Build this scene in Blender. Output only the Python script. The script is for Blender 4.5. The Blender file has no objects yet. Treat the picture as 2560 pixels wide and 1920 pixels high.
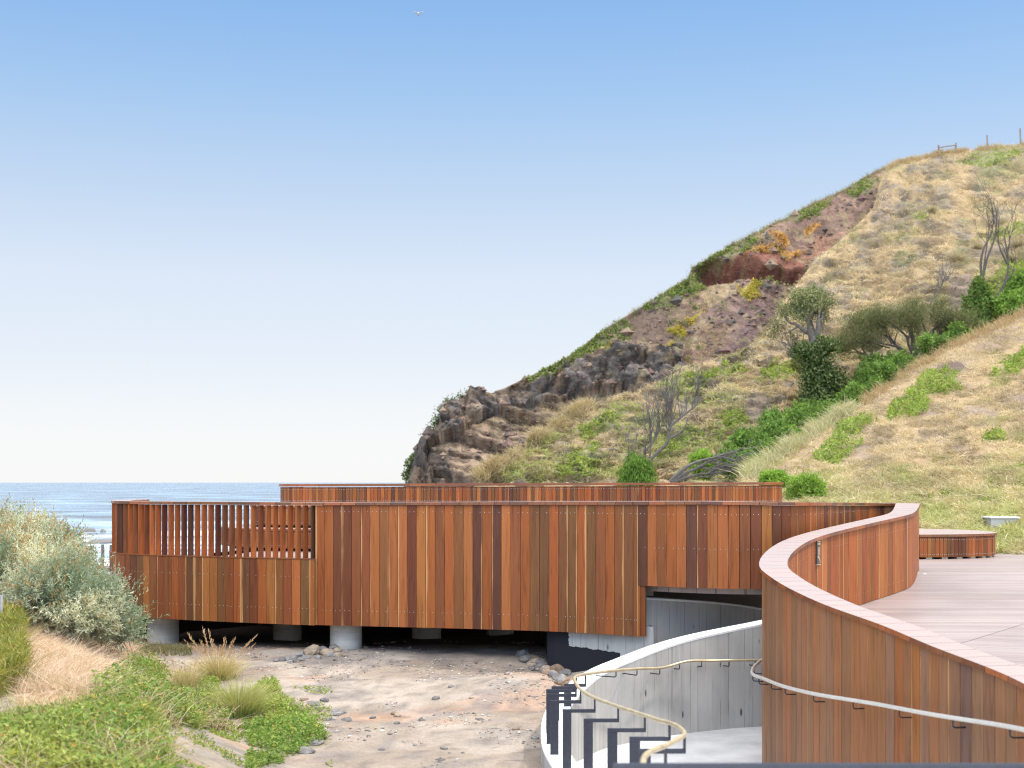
import bpy, bmesh, math, random
import numpy as np
from mathutils import Vector, Matrix

SC = bpy.context.scene
COL = SC.collection
rng = np.random.default_rng(7)
random.seed(7)
F = 3200.0            # focal length in photo pixels (45 mm on a 36 mm sensor)
EYE = 1.38            # camera height, z = 0 is the far deck level
HZ = 1206.0           # photo row of the horizon


def at(u, v, Y):
    """world point seen at photo pixel (u, v), Y metres ahead"""
    return np.array([(u - 1280.0) / F * Y, Y, EYE - (v - HZ) / F * Y])


def to_px(X, Y, Z):
    return 1280 + X / Y * F, HZ + (EYE - Z) / Y * F


# ------------------------------------------------------------------ noise
def _hash(ix, iy, iz, seed):
    n = (ix * 374761393 + iy * 668265263 + iz * 2147483647 + seed * 144269504) & 0xFFFFFFFF
    n = ((n ^ (n >> 13)) * 1274126177) & 0xFFFFFFFF
    n = (n ^ (n >> 16)) & 0xFFFFFFFF
    return n / 4294967295.0


def vnoise(x, y, z=0.0, seed=0):
    x, y, z = np.broadcast_arrays(np.asarray(x, float), np.asarray(y, float), np.asarray(z, float))
    ix, iy, iz = (np.floor(a).astype(np.int64) for a in (x, y, z))
    fx, fy, fz = x - ix, y - iy, z - iz
    fx, fy, fz = (a * a * (3 - 2 * a) for a in (fx, fy, fz))
    r = 0
    for dx in (0, 1):
        for dy in (0, 1):
            for dz in (0, 1):
                w = (fx if dx else 1 - fx) * (fy if dy else 1 - fy) * (fz if dz else 1 - fz)
                r = r + w * _hash(ix + dx, iy + dy, iz + dz, seed)
    return r


def fbm(x, y, z=0.0, octv=4, seed=0, gain=0.5):
    r, a, t = 0, 1.0, 0
    for o in range(octv):
        f = 2.03 ** o
        r = r + a * vnoise(np.asarray(x) * f + 13.7 * o, np.asarray(y) * f + 7.1 * o, np.asarray(z) * f, seed + o)
        t += a
        a *= gain
    return r / t


def smooth(a, b, x):
    t = np.clip((np.asarray(x, float) - a) / (b - a), 0, 1)
    return t * t * (3 - 2 * t)


def inpoly(x, y, poly):
    x = np.asarray(x, float); y = np.asarray(y, float)
    c = np.zeros(np.broadcast(x, y).shape, bool)
    n = len(poly)
    for i in range(n):
        x0, y0 = poly[i]; x1, y1 = poly[(i + 1) % n]
        if y0 == y1:
            continue
        c ^= ((y0 > y) != (y1 > y)) & (x < (x1 - x0) * (y - y0) / (y1 - y0) + x0)
    return c


def worley(x, y, seed=0):
    x = np.asarray(x, float); y = np.asarray(y, float)
    ix, iy = np.floor(x).astype(np.int64), np.floor(y).astype(np.int64)
    f1 = np.full(x.shape, 9.0); f2 = np.full(x.shape, 9.0); cid = np.zeros(x.shape)
    for dx in (-1, 0, 1):
        for dy in (-1, 0, 1):
            px = ix + dx + _hash(ix + dx, iy + dy, 0 * ix, seed); py = iy + dy + _hash(ix + dx, iy + dy, 0 * ix + 1, seed)
            d = np.hypot(x - px, y - py); c = _hash(ix + dx, iy + dy, 0 * ix + 2, seed)
            n = d < f1
            f2 = np.where(n, f1, np.minimum(f2, d)); cid = np.where(n, c, cid); f1 = np.where(n, d, f1)
    return f1, f2, cid


# ------------------------------------------------------------------ objects
def tag(o, label=None, cat=None, group=None, kind=None):
    if label: o['label'] = label
    if cat: o['category'] = cat
    if group: o['group'] = group
    if kind: o['kind'] = kind
    return o


def empty(name, loc, label, cat, group=None):
    o = bpy.data.objects.new(name, None)
    o.empty_display_size = 0.2
    COL.objects.link(o)
    o.location = tuple(float(a) for a in loc)
    return tag(o, label, cat, group)


def mesh_np(name, V, faces, mat, parent=None, smoothf=False, attrs=None):
    """V (n,3) world coordinates; faces: list of int arrays (m,3) / (m,4)"""
    V = np.asarray(V, np.float64)
    me = bpy.data.meshes.new(name)
    faces = [np.asarray(f, np.int32) for f in faces if len(f)]
    nl = sum(f.size for f in faces); npoly = sum(len(f) for f in faces)
    off = np.zeros(3)
    if parent is not None:
        p = parent
        while p is not None:
            off += np.array(p.location); p = p.parent
    me.vertices.add(len(V))
    me.vertices.foreach_set('co', (V - off).astype(np.float32).ravel())
    me.loops.add(nl)
    me.loops.foreach_set('vertex_index', np.concatenate([f.ravel() for f in faces]))
    me.polygons.add(npoly)
    tot = np.concatenate([np.full(len(f), f.shape[1], np.int32) for f in faces])
    st = np.concatenate([[0], np.cumsum(tot)[:-1]]).astype(np.int32)
    me.polygons.foreach_set('loop_start', st)
    me.polygons.foreach_set('loop_total', tot)
    me.polygons.foreach_set('use_smooth', np.full(npoly, bool(smoothf)))
    me.update(calc_edges=True)
    me.validate()
    for k, (typ, arr) in (attrs or {}).items():
        a = me.attributes.new(k, typ, 'POINT')
        fld = 'color' if typ == 'FLOAT_COLOR' else ('vector' if typ == 'FLOAT_VECTOR' else 'value')
        a.data.foreach_set(fld, np.asarray(arr, np.float32).ravel())
    if mat: me.materials.append(mat)
    o = bpy.data.objects.new(name, me)
    COL.objects.link(o)
    if parent is not None: o.parent = parent
    return o


class MB:
    """collects boxes, tubes and quads into one mesh"""
    def __init__(s):
        s.V = []; s.F4 = []; s.F3 = []; s.C = []; s.B = []; s.n = 0

    def add(s, V, F4=(), F3=(), col=(1, 1, 1, 0), buv=None):
        V = np.asarray(V, float).reshape(-1, 3)
        s.V.append(V)
        if len(F4): s.F4.append(np.asarray(F4, int) + s.n)
        if len(F3): s.F3.append(np.asarray(F3, int) + s.n)
        c = np.asarray(col, float)
        if c.ndim == 1: c = np.tile(c if len(c) == 4 else np.append(c, 0), (len(V), 1))
        s.C.append(c)
        s.B.append(np.zeros((len(V), 3)) if buv is None else np.asarray(buv, float).reshape(-1, 3))
        s.n += len(V)

    def hexa(s, bot, top, col=(1, 1, 1, 0), buv=None):
        """bot, top: 4 corners each, same order round"""
        V = np.vstack([bot, top])
        s.add(V, [(3, 2, 1, 0), (4, 5, 6, 7), (0, 1, 5, 4), (1, 2, 6, 5), (2, 3, 7, 6), (3, 0, 4, 7)], col=col, buv=buv)

    def box(s, c, h, rz=0.0, col=(1, 1, 1, 0)):
        ca, sa = math.cos(rz), math.sin(rz)
        P = []
        for z in (-1, 1):
            for x, y in ((-1, -1), (1, -1), (1, 1), (-1, 1)):
                dx, dy = x * h[0], y * h[1]
                P.append((c[0] + dx * ca - dy * sa, c[1] + dx * sa + dy * ca, c[2] + z * h[2]))
        s.hexa(np.array(P[:4]), np.array(P[4:]), col)

    def tube(s, pts, rad, n=8, col=(1, 1, 1, 0), cap=True):
        pts = np.asarray(pts, float); m = len(pts)
        rad = np.broadcast_to(np.asarray(rad, float), (m,))
        T = np.gradient(pts, axis=0)
        T /= np.linalg.norm(T, axis=1)[:, None] + 1e-9
        up = np.array([0.13, 0.21, 1.0])
        if abs(T[0] @ up) / np.linalg.norm(up) > 0.9: up = np.array([1.0, 0.2, 0.1])
        N = np.cross(T, up); N /= np.linalg.norm(N, axis=1)[:, None] + 1e-9
        for i in range(1, m):
            if N[i] @ N[i - 1] < 0: N[i] = -N[i]
        B = np.cross(T, N)
        a = np.arange(n) / n * 2 * np.pi
        V = pts[:, None, :] + rad[:, None, None] * (np.cos(a)[None, :, None] * N[:, None, :] + np.sin(a)[None, :, None] * B[:, None, :])
        i, j = np.meshgrid(np.arange(m - 1), np.arange(n), indexing='ij')
        j2 = (j + 1) % n
        q = np.stack([i * n + j, i * n + j2, (i + 1) * n + j2, (i + 1) * n + j], -1).reshape(-1, 4)
        V = V.reshape(-1, 3)
        f3 = []
        if cap:
            V = np.vstack([V, pts[0], pts[-1]])
            for k in range(n):
                f3.append((m * n, (k + 1) % n, k))
                f3.append((m * n + 1, (m - 1) * n + k, (m - 1) * n + (k + 1) % n))
        s.add(V, q, f3, col)

    def build(s, name, mat, parent=None, smoothf=False):
        f = []
        if s.F4: f.append(np.vstack(s.F4))
        if s.F3: f.append(np.vstack(s.F3))
        return mesh_np(name, np.vstack(s.V), f, mat, parent, smoothf,
                       {'col': ('FLOAT_COLOR', np.vstack(s.C)), 'buv': ('FLOAT_VECTOR', np.vstack(s.B))})


# ------------------------------------------------------------------ paths
def spline(pts, step=0.02):
    """Catmull-Rom through pts, resampled to even steps"""
    P = np.asarray(pts, float)
    P = np.vstack([2 * P[0] - P[1], P, 2 * P[-1] - P[-2]])
    out = []
    for i in range(1, len(P) - 2):
        p0, p1, p2, p3 = P[i - 1:i + 3]
        # centripetal
        d = lambda a, b: max(np.linalg.norm(b - a), 1e-6) ** 0.5
        t0 = 0; t1 = t0 + d(p0, p1); t2 = t1 + d(p1, p2); t3 = t2 + d(p2, p3)
        t = np.linspace(t1, t2, 40, endpoint=False)[:, None]
        A1 = (t1 - t) / (t1 - t0) * p0 + (t - t0) / (t1 - t0) * p1
        A2 = (t2 - t) / (t2 - t1) * p1 + (t - t1) / (t2 - t1) * p2
        A3 = (t3 - t) / (t3 - t2) * p2 + (t - t2) / (t3 - t2) * p3
        B1 = (t2 - t) / (t2 - t0) * A1 + (t - t0) / (t2 - t0) * A2
        B2 = (t3 - t) / (t3 - t1) * A2 + (t - t1) / (t3 - t1) * A3
        out.append((t2 - t) / (t2 - t1) * B1 + (t - t1) / (t2 - t1) * B2)
    out.append(P[-2][None])
    Q = np.vstack(out)
    s = np.concatenate([[0], np.cumsum(np.linalg.norm(np.diff(Q, axis=0), axis=1))])
    n = max(2, int(s[-1] / step))
    t = np.linspace(0, s[-1], n)
    return np.stack([np.interp(t, s, Q[:, k]) for k in range(Q.shape[1])], 1)


def box_smooth(P, k):
    if k < 2: return P
    ker = np.ones(k) / k
    Q = np.pad(P, ((k, k), (0, 0)), mode='reflect', reflect_type='odd')
    return np.stack([np.convolve(Q[:, i], ker, 'same')[k:-k] for i in range(P.shape[1])], 1)


class Path:
    def __init__(s, P):
        s.P = np.asarray(P, float)[:, :2]
        s.s = np.concatenate([[0], np.cumsum(np.linalg.norm(np.diff(s.P, axis=0), axis=1))])
        s.len = s.s[-1]

    def pt(s, d):
        d = np.asarray(d, float)
        return np.stack([np.interp(d, s.s, s.P[:, 0]), np.interp(d, s.s, s.P[:, 1])], -1)

    def tan(s, d):
        t = s.pt(np.asarray(d) + 0.03) - s.pt(np.asarray(d) - 0.03)
        return t / (np.linalg.norm(t, axis=-1, keepdims=True) + 1e-9)

    def left(s, d):
        t = s.tan(d)
        return np.stack([-t[..., 1], t[..., 0]], -1)

    def offset(s, w):
        T = np.gradient(box_smooth(s.P, 9), axis=0)
        T /= np.linalg.norm(T, axis=1)[:, None] + 1e-9
        N = np.stack([-T[:, 1], T[:, 0]], 1)
        return Path(s.P + N * np.broadcast_to(np.asarray(w), (len(s.P),))[:, None])

    def nearest_u(s, u, lo=0, hi=1e9):
        """arc position whose photo column is u, searched between arc lo..hi"""
        m = (s.s >= lo) & (s.s <= hi)
        uu = 1280 + s.P[:, 0] / s.P[:, 1] * F
        i = np.where(m)[0]
        return s.s[i[np.argmin(abs(uu[i] - u))]]


# ------------------------------------------------------------------ materials
def new_mat(name):
    m = bpy.data.materials.new(name)
    m.use_nodes = True
    nt = m.node_tree
    for n in list(nt.nodes): nt.nodes.remove(n)
    out = nt.nodes.new('ShaderNodeOutputMaterial')
    return m, nt, out


class NT:
    def __init__(s, nt): s.nt = nt
    def n(s, typ, **kw):
        nd = s.nt.nodes.new(typ)
        for k, v in kw.items():
            if k.startswith('i_'):
                nd.inputs[k[2:].replace('_', ' ')].default_value = v
            else: setattr(nd, k, v)
        return nd
    def l(s, a, b): s.nt.links.new(a, b)
    def val(s, op, a, b=None, c=None, clamp=False):
        nd = s.nt.nodes.new('ShaderNodeMath'); nd.operation = op; nd.use_clamp = clamp
        for i, x in enumerate((a, b, c)):
            if x is None: continue
            if isinstance(x, (int, float)): nd.inputs[i].default_value = x
            else: s.l(x, nd.inputs[i])
        return nd.outputs[0]
    def mixc(s, f, a, b, blend='MIX'):
        nd = s.nt.nodes.new('ShaderNodeMix'); nd.data_type = 'RGBA'; nd.blend_type = blend
        nd.clamp_factor = True
        for sock, x in ((nd.inputs['Factor'], f), (nd.inputs[6], a), (nd.inputs[7], b)):
            if isinstance(x, (int, float)): sock.default_value = x
            elif isinstance(x, tuple): sock.default_value = x if len(x) == 4 else (*x, 1)
            else: s.l(x, sock)
        return nd.outputs[2]
    def ramp(s, f, stops):
        nd = s.nt.nodes.new('ShaderNodeValToRGB')
        el = nd.color_ramp.elements
        while len(el) < len(stops): el.new(0.5)
        for e, (p, c) in zip(el, stops):
            e.position = p
            e.color = (c, c, c, 1) if isinstance(c, (int, float)) else (*c[:3], 1)
        s.l(f, nd.inputs[0])
        return nd.outputs[0]
    def noise(s, vec, scale, detail=4, rough=0.55, dist=0.0):
        nd = s.nt.nodes.new('ShaderNodeTexNoise')
        nd.inputs['Scale'].default_value = scale; nd.inputs['Detail'].default_value = detail
        nd.inputs['Roughness'].default_value = rough; nd.inputs['Distortion'].default_value = dist
        if vec is not None: s.l(vec, nd.inputs['Vector'])
        return nd.outputs['Fac']
    def vscale(s, vec, sx, sy, sz):
        nd = s.nt.nodes.new('ShaderNodeVectorMath'); nd.operation = 'MULTIPLY'
        s.l(vec, nd.inputs[0]); nd.inputs[1].default_value = (sx, sy, sz)
        return nd.outputs[0]
    def bump(s, h, strength=0.3, dist=0.01):
        nd = s.nt.nodes.new('ShaderNodeBump')
        nd.inputs['Strength'].default_value = strength; nd.inputs['Distance'].default_value = dist
        s.l(h, nd.inputs['Height'])
        return nd.outputs[0]
    def princ(s, out, col, rough=0.5, normal=None, metal=0.0, spec=0.5):
        nd = s.nt.nodes.new('ShaderNodeBsdfPrincipled')
        for k, x in (('Base Color', col), ('Roughness', rough), ('Metallic', metal), ('Specular IOR Level', spec)):
            if isinstance(x, (int, float)): nd.inputs[k].default_value = x
            elif isinstance(x, tuple): nd.inputs[k].default_value = (*x[:3], 1)
            else: s.l(x, nd.inputs[k])
        if normal is not None: s.l(normal, nd.inputs['Normal'])
        s.l(nd.outputs[0], out.inputs[0])
        return nd


def mat_wood(name, rough=0.42, pale_top=0.0, spec=0.5):
    m, nt, out = new_mat(name); t = NT(nt)
    col = t.n('ShaderNodeAttribute', attribute_name='col')
    buv = t.n('ShaderNodeAttribute', attribute_name='buv')
    fine = t.noise(t.vscale(buv.outputs['Vector'], 130, 2.6, 0), 1.0, 5, 0.6, 0.6)
    broad = t.noise(t.vscale(buv.outputs['Vector'], 16, 0.9, 0), 1.0, 4, 0.6, 1.5)
    g = t.ramp(fine, [(0.25, 0.74), (0.5, 1.0), (0.8, 1.16)])
    c = t.mixc(1.0, col.outputs['Color'], g, 'MULTIPLY')
    hs = t.ramp(broad, [(0.30, (0.52, 0.44, 0.44)), (0.46, (0.95, 0.93, 0.92)), (0.62, (1.05, 1.05, 1.05)), (0.78, (1.30, 1.22, 1.12))])
    c = t.mixc(0.75, c, hs, 'MULTIPLY')
    # dark gum veins and knots
    vein = t.noise(t.vscale(buv.outputs['Vector'], 40, 3.2, 0), 1.0, 3, 0.5, 2.5)
    vm = t.ramp(vein, [(0.70, 0.0), (0.76, 1.0)])
    c = t.mixc(t.val('MULTIPLY', vm, 0.55), c, (0.035, 0.016, 0.012))
    # pale sapwood along one edge of some boards
    sep = t.n('ShaderNodeSeparateXYZ'); t.l(buv.outputs['Vector'], sep.inputs[0])
    wob = t.noise(t.vscale(buv.outputs['Vector'], 5, 1.3, 0), 1.0, 3, 0.5)
    edge = t.val('ADD', sep.outputs[2], t.val('MULTIPLY', t.val('SUBTRACT', wob, 0.5), 0.45))
    lim = t.val('SUBTRACT', 1.0, col.outputs['Alpha'])
    sap = t.val('MULTIPLY', t.val('SUBTRACT', edge, lim), 9.0, clamp=True)
    c = t.mixc(t.val('MULTIPLY', sap, 0.8), c, (0.50, 0.27, 0.11))
    if pale_top > 0:                                   # upward faces painted paler: weathering plus sun and sky sheen
        gn = t.n('ShaderNodeNewGeometry'); sg = t.n('ShaderNodeSeparateXYZ'); t.l(gn.outputs['True Normal'], sg.inputs[0])
        wf = t.val('MULTIPLY', t.val('MULTIPLY', t.val('SUBTRACT', sg.outputs[2], 0.5), 3.0, clamp=True), pale_top)
        c = t.mixc(wf, c, t.mixc(1.0, (0.40, 0.325, 0.30), g, 'MULTIPLY'))
    rr = t.ramp(fine, [(0.3, rough + 0.12), (0.7, rough - 0.06)])
    t.princ(out, c, rr, t.bump(fine, 0.25, 0.004), spec=spec)
    return m


def mat_plain(name, col, rough=0.6, metal=0.0, nscale=20, namt=0.25, bump=0.0, spec=0.5):
    m, nt, out = new_mat(name); t = NT(nt)
    tc = t.n('ShaderNodeTexCoord')
    f = t.noise(tc.outputs['Object'], nscale, 5, 0.6)
    c = t.mixc(1.0, tuple(col), t.ramp(f, [(0.25, 1 - namt), (0.75, 1 + namt)]), 'MULTIPLY')
    t.princ(out, c, rough, t.bump(f, bump, 0.02) if bump else None, metal, spec)
    return m


def mat_leaf(name, trans=0.35, rough=0.55, spec=0.3):
    m, nt, out = new_mat(name); t = NT(nt)
    col = t.n('ShaderNodeAttribute', attribute_name='col')
    b = t.n('ShaderNodeBsdfPrincipled')
    t.l(col.outputs['Color'], b.inputs['Base Color'])
    b.inputs['Roughness'].default_value = rough
    b.inputs['Specular IOR Level'].default_value = spec
    tr = t.n('ShaderNodeBsdfTranslucent')
    t.l(t.mixc(1.0, col.outputs['Color'], (1.15, 1.1, 0.75), 'MULTIPLY'), tr.inputs[0])
    mx = t.n('ShaderNodeMixShader'); mx.inputs[0].default_value = trans
    t.l(b.outputs[0], mx.inputs[1]); t.l(tr.outputs[0], mx.inputs[2]); t.l(mx.outputs[0], out.inputs[0])
    return m


def mat_vcol(name, nscale=2.0, namt=0.3, rough=0.9, bump=0.5, bdist=0.1, fine=12.0):   # noise-broken colour from the mesh
    m, nt, out = new_mat(name); t = NT(nt)
    col = t.n('ShaderNodeAttribute', attribute_name='col')
    geo = t.n('ShaderNodeNewGeometry')
    f = t.noise(geo.outputs['Position'], nscale, 6, 0.65)
    f2 = t.noise(geo.outputs['Position'], fine, 4, 0.65)
    c = t.mixc(1.0, col.outputs['Color'], t.ramp(f, [(0.25, 1 - namt), (0.75, 1 + namt)]), 'MULTIPLY')
    c = t.mixc(1.0, c, t.ramp(f2, [(0.25, 1 - namt * 0.8), (0.75, 1 + namt * 0.8)]), 'MULTIPLY')
    t.princ(out, c, rough, t.bump(t.val('ADD', f, t.val('MULTIPLY', f2, 0.4)), bump, bdist), spec=0.2)
    return m


def mat_concrete(name, col=(0.40, 0.40, 0.40), boards=True, paint=False):
    m, nt, out = new_mat(name); t = NT(nt)
    geo = t.n('ShaderNodeNewGeometry')
    buv = t.n('ShaderNodeAttribute', attribute_name='buv')
    P = buv.outputs['Vector']
    f = t.noise(t.vscale(P, 1.6, 0.9, 1.0), 1.0, 6, 0.6)
    c = t.mixc(1.0, tuple(col), t.ramp(f, [(0.25, 0.72), (0.5, 1.0), (0.8, 1.18)]), 'MULTIPLY')
    h = f
    if boards:
        st = t.noise(t.vscale(P, 14, 0.35, 0), 1.0, 4, 0.7, 0.3)
        c = t.mixc(0.9, c, t.ramp(st, [(0.28, 0.62), (0.45, 0.98), (0.62, 1.04), (0.78, 1.30)]), 'MULTIPLY')
        sep = t.n('ShaderNodeSeparateXYZ'); t.l(P, sep.inputs[0])
        fr = t.val('FRACT', t.val('DIVIDE', sep.outputs[0], 0.12))
        line = t.val('LESS_THAN', fr, 0.045)
        brk = t.ramp(t.noise(t.vscale(P, 7, 1.1, 0), 1.0, 3), [(0.5, 0.0), (0.56, 1.0)])
        c = t.mixc(t.val('MULTIPLY', t.val('MULTIPLY', line, brk), 0.7), c, (0.07, 0.065, 0.06))
        # dark tie holes with short runs
        vo = t.n('ShaderNodeTexVoronoi'); t.l(t.vscale(P, 4.2, 1.5, 0), vo.inputs['Vector']); vo.inputs['Scale'].default_value = 1.0
        vo.inputs['Randomness'].default_value = 0.8
        hole = t.ramp(vo.outputs['Distance'], [(0.05, 1.0), (0.09, 0.0)])
        c = t.mixc(t.val('MULTIPLY', hole, 0.85), c, (0.04, 0.037, 0.035))
        h = t.val('SUBTRACT', st, line)
    else:
        rings = t.noise(t.vscale(P, 0.6, 7, 0), 1.0, 4, 0.6, 0.6)
        c = t.mixc(0.8, c, t.ramp(rings, [(0.3, 0.68), (0.5, 1.0), (0.75, 1.15)]), 'MULTIPLY')
        pits = t.ramp(t.noise(t.vscale(P, 30, 30, 0), 1.0, 3), [(0.68, 0.0), (0.74, 1.0)])
        c = t.mixc(t.val('MULTIPLY', pits, 0.5), c, (0.10, 0.09, 0.08))
        h = rings
    if paint:
        sep2 = t.n('ShaderNodeSeparateXYZ'); t.l(P, sep2.inputs[0])
        ed = t.val('ADD', sep2.outputs[1], t.val('MULTIPLY', t.val('SUBTRACT', t.noise(t.vscale(P, 9, 9, 0), 1.0, 5, 0.7), 0.5), 0.10))
        lim = t.val('SUBTRACT', -0.855, t.val('MULTIPLY', sep2.outputs[0], 0.073))
        wx = t.val('ADD', sep2.outputs[0], t.val('MULTIPLY', t.val('SUBTRACT', ed, sep2.outputs[1]), 1.5))
        msk = t.val('MAXIMUM', t.val('LESS_THAN', ed, lim), t.val('LESS_THAN', wx, 0.80))
        rgt = t.val('LESS_THAN', sep2.outputs[0], 1.49)
        c = t.mixc(t.val('MULTIPLY', msk, rgt), c, (0.012, 0.013, 0.018))
    t.princ(out, c, 0.8, t.bump(h, 0.35, 0.01), spec=0.3)
    return m
# ================================================================== camera, light, world
cam_d = bpy.data.cameras.new('camera'); cam = bpy.data.objects.new('camera', cam_d); COL.objects.link(cam)
cam.location = (0, 0, EYE); cam.rotation_euler = (math.radians(90), 0, 0)
cam_d.sensor_width = 36; cam_d.lens = 45; cam_d.shift_y = (HZ - 960) / 2560
cam_d.clip_start = 0.1; cam_d.clip_end = 60000
cam_d.dof.use_dof = True; cam_d.dof.focus_distance = 18.6; cam_d.dof.aperture_fstop = 2.2
SC.camera = cam

SUN_AZ, SUN_EL = math.radians(72), math.radians(56)     # azimuth from +Y towards +X
w = bpy.data.worlds.new('World'); SC.world = w; w.use_nodes = True
nt = w.node_tree
bg = nt.nodes['Background']
sky = nt.nodes.new('ShaderNodeTexSky'); sky.sky_type = 'NISHITA'; sky.sun_disc = False
sky.sun_elevation = SUN_EL; sky.sun_rotation = SUN_AZ
sky.air_density = 1.0; sky.dust_density = 0.6; sky.ozone_density = 1.6; sky.altitude = 0
# thin bright summer haze: white at the horizon, blue at middle height, fill brightness added overhead
EXPO = 0.80
tw = NT(nt)
tc = tw.n('ShaderNodeTexCoord'); sp = tw.n('ShaderNodeSeparateXYZ'); tw.l(tc.outputs['Generated'], sp.inputs[0])
hz = tw.ramp(sp.outputs[2], [(0.0, (.94, .945, .955)), (.04, (.91, .925, .948)), (.0952, (.80, .85, .93)), (.156, (.72, .80, .92)), (.2151, (.56, .695, .88)), (.289, (.37, .575, .865)), (.353, (.255, .475, .84)),
                              (.44, (.22, .43, .80)), (.60, (.80, .85, .90)), (.80, (1.0, 1.0, 1.0))])
sky_fill = tw.val('ADD', 1.0, tw.val('MULTIPLY', tw.ramp(sp.outputs[2], [(.45, 0.0), (.75, 1.0)]), 1.1))
back = tw.ramp(tw.val('MULTIPLY', sp.outputs[1], -1.0), [(0.0, 0.0), (.65, 1.0)])      # added sky brightness behind the viewer, fills shaded faces
sky_fill = tw.val('MULTIPLY', sky_fill, tw.val('ADD', 1.0, tw.val('MULTIPLY', back, 2.0)))
vm = tw.n('ShaderNodeVectorMath', operation='SCALE'); tw.l(hz, vm.inputs[0]); tw.l(tw.val('MULTIPLY', sky_fill, 1 / (2 ** EXPO) / 0.13), vm.inputs[3])
mixw = tw.mixc(0.93, sky.outputs[0], vm.outputs[0])
nt.links.new(mixw, bg.inputs[0]); bg.inputs[1].default_value = 0.13
sl = bpy.data.lights.new('sun', 'SUN'); sl.energy = 2.0; sl.angle = math.radians(3.0); sl.color = (1.0, 0.95, 0.88)
so = bpy.data.objects.new('sun', sl); COL.objects.link(so)
sd = Vector((math.sin(SUN_AZ) * math.cos(SUN_EL), math.cos(SUN_AZ) * math.cos(SUN_EL), math.sin(SUN_EL)))
so.rotation_euler = sd.to_track_quat('Z', 'Y').to_euler(); so.location = (20, 0, 40)
SC.cycles.use_denoising = True
SC.cycles.denoising_prefilter = 'NONE'
SC.cycles.denoising_input_passes = 'RGB_ALBEDO_NORMAL'
SC.cycles.filter_width = 1.15
vs = SC.view_settings
vs.view_transform = 'Standard'; vs.look = 'None'; vs.gamma = 1; vs.exposure = EXPO
try: SC.display_settings.display_device = 'sRGB'
except Exception: pass

# ================================================================== materials
M_clad = mat_wood('oiled_timber', rough=0.50, spec=0.22)
M_cap = mat_wood('pale_topped_timber', rough=0.36, pale_top=0.85)
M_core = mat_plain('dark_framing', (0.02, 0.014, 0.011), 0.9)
M_screw = mat_plain('bright_screw', (0.52, 0.50, 0.48), 0.35, metal=0.3)
M_steel = mat_plain('dark_steel', (0.030, 0.032, 0.045), 0.45, metal=0.2, nscale=30)
M_pipe = mat_plain('galvanised_pipe', (0.62, 0.59, 0.53), 0.38, metal=0.35, nscale=25, namt=0.12)
M_brass = mat_plain('aged_bronze_pipe', (0.60, 0.50, 0.32), 0.36, metal=0.45, nscale=8, namt=0.25)
M_conc = mat_concrete('board_marked_concrete', (0.415, 0.405, 0.385))
M_conc2 = mat_concrete('painted_foundation_concrete', (0.36, 0.36, 0.35), paint=True)
M_colm = mat_concrete('column_concrete', (0.43, 0.415, 0.385), boards=False)
M_cope = mat_plain('pale_concrete', (0.72, 0.72, 0.72), 0.7, nscale=10, namt=0.06)
M_pale = mat_plain('sawn_pine', (0.50, 0.42, 0.28), 0.8)
M_grey = mat_plain('grey_timber', (0.17, 0.155, 0.14), 0.85, nscale=15)

# ================================================================== balustrade path
def ZD(Y): return -0.092 * np.clip(19.8 - np.asarray(Y, float), 0, None)      # deck level
def ZDX(X, Y):                                   # same, but level inside the left-hand platform
    yf = np.interp(X, L.P[(L.s < s_hair)][:, 0], L.P[(L.s < s_hair)][:, 1])
    return np.where((np.asarray(X) < 5.95) & (np.asarray(Y) > yf - .05), 0.0, ZD(Y))
def YV(v): return 2.1516 / ((v - HZ) / F + 0.092)                              # depth of a cap point seen at row v

near = [(2178, 1294.6), (2118.7, 1307.6), (2011, 1333.4), (1959.6, 1351), (1927.7, 1369), (1905.9, 1389),
        (1898, 1406), (1901, 1421), (1922, 1439), (1965.5, 1466.7), (2062, 1511.6), (2208, 1564), (2328, 1614.6), (2521, 1690)]
LP = [(-4.9, 28.0), (-5.2, 26.4), (-5.55, 24.8), (-6.0, 23.2), (-6.42, 22.3), (-6.58, 21.4), (-6.49, 20.72), (-6.2, 20.2), (-5.7, 19.83), (-5.13, 19.55), (-4.0, 19.1), (-2.87, 18.73),
      (-1.9, 18.52), (-1.03, 18.33), (0, 18.08), (0.7, 17.86), (1.2, 17.63), (1.7, 17.35), (2.2, 17.05), (2.7, 16.85), (3.245, 16.75),
      (3.59, 16.82), (4.0, 17.1), (4.37, 17.6), (4.69, 18.15), (5.15, 19.0), (5.62, 19.85), (5.86, 20.2), (6.0, 20.32), (6.07, 20.22), (5.98, 19.95),
      (5.80, 19.4), (5.455, 18.53)] + [((u - 1280) / F * YV(v), YV(v)) for u, v in near] + [(3.50, 7.6), (3.62, 6.2), (3.8, 5.0)]
L = Path(box_smooth(spline(LP, 0.02), 11))
s_hair = L.s[np.argmax(L.P[:, 0] * (L.P[:, 1] > 19))]          # end of the hairpin
sA = L.nearest_u(790, 2, s_hair); sB = L.nearest_u(1594, 2, s_hair)
s_tip = L.s[np.argmin(np.where(L.s > s_hair + 1, 1280 + L.P[:, 0] / L.P[:, 1] * F, 1e9))]
key = [(0, 1.087), (sA, 1.087), (L.nearest_u(1100, 2, s_hair), 1.097), (L.nearest_u(1500, 2, s_hair), 1.113), (L.nearest_u(1750, 2, s_hair), 1.13),
       (L.nearest_u(1960, 2, s_hair), 1.12), (L.nearest_u(2120, 2, s_hair), 1.09), (s_hair - 0.3, 1.052)]
def ZC(s):
    s = np.asarray(s, float)
    a = np.interp(s, [k[0] for k in key], [k[1] for k in key])
    Y = L.pt(s)[..., 1]
    b = 1.05 + ZD(Y)
    return np.where(s > s_hair - 0.3, b, a)
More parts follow.
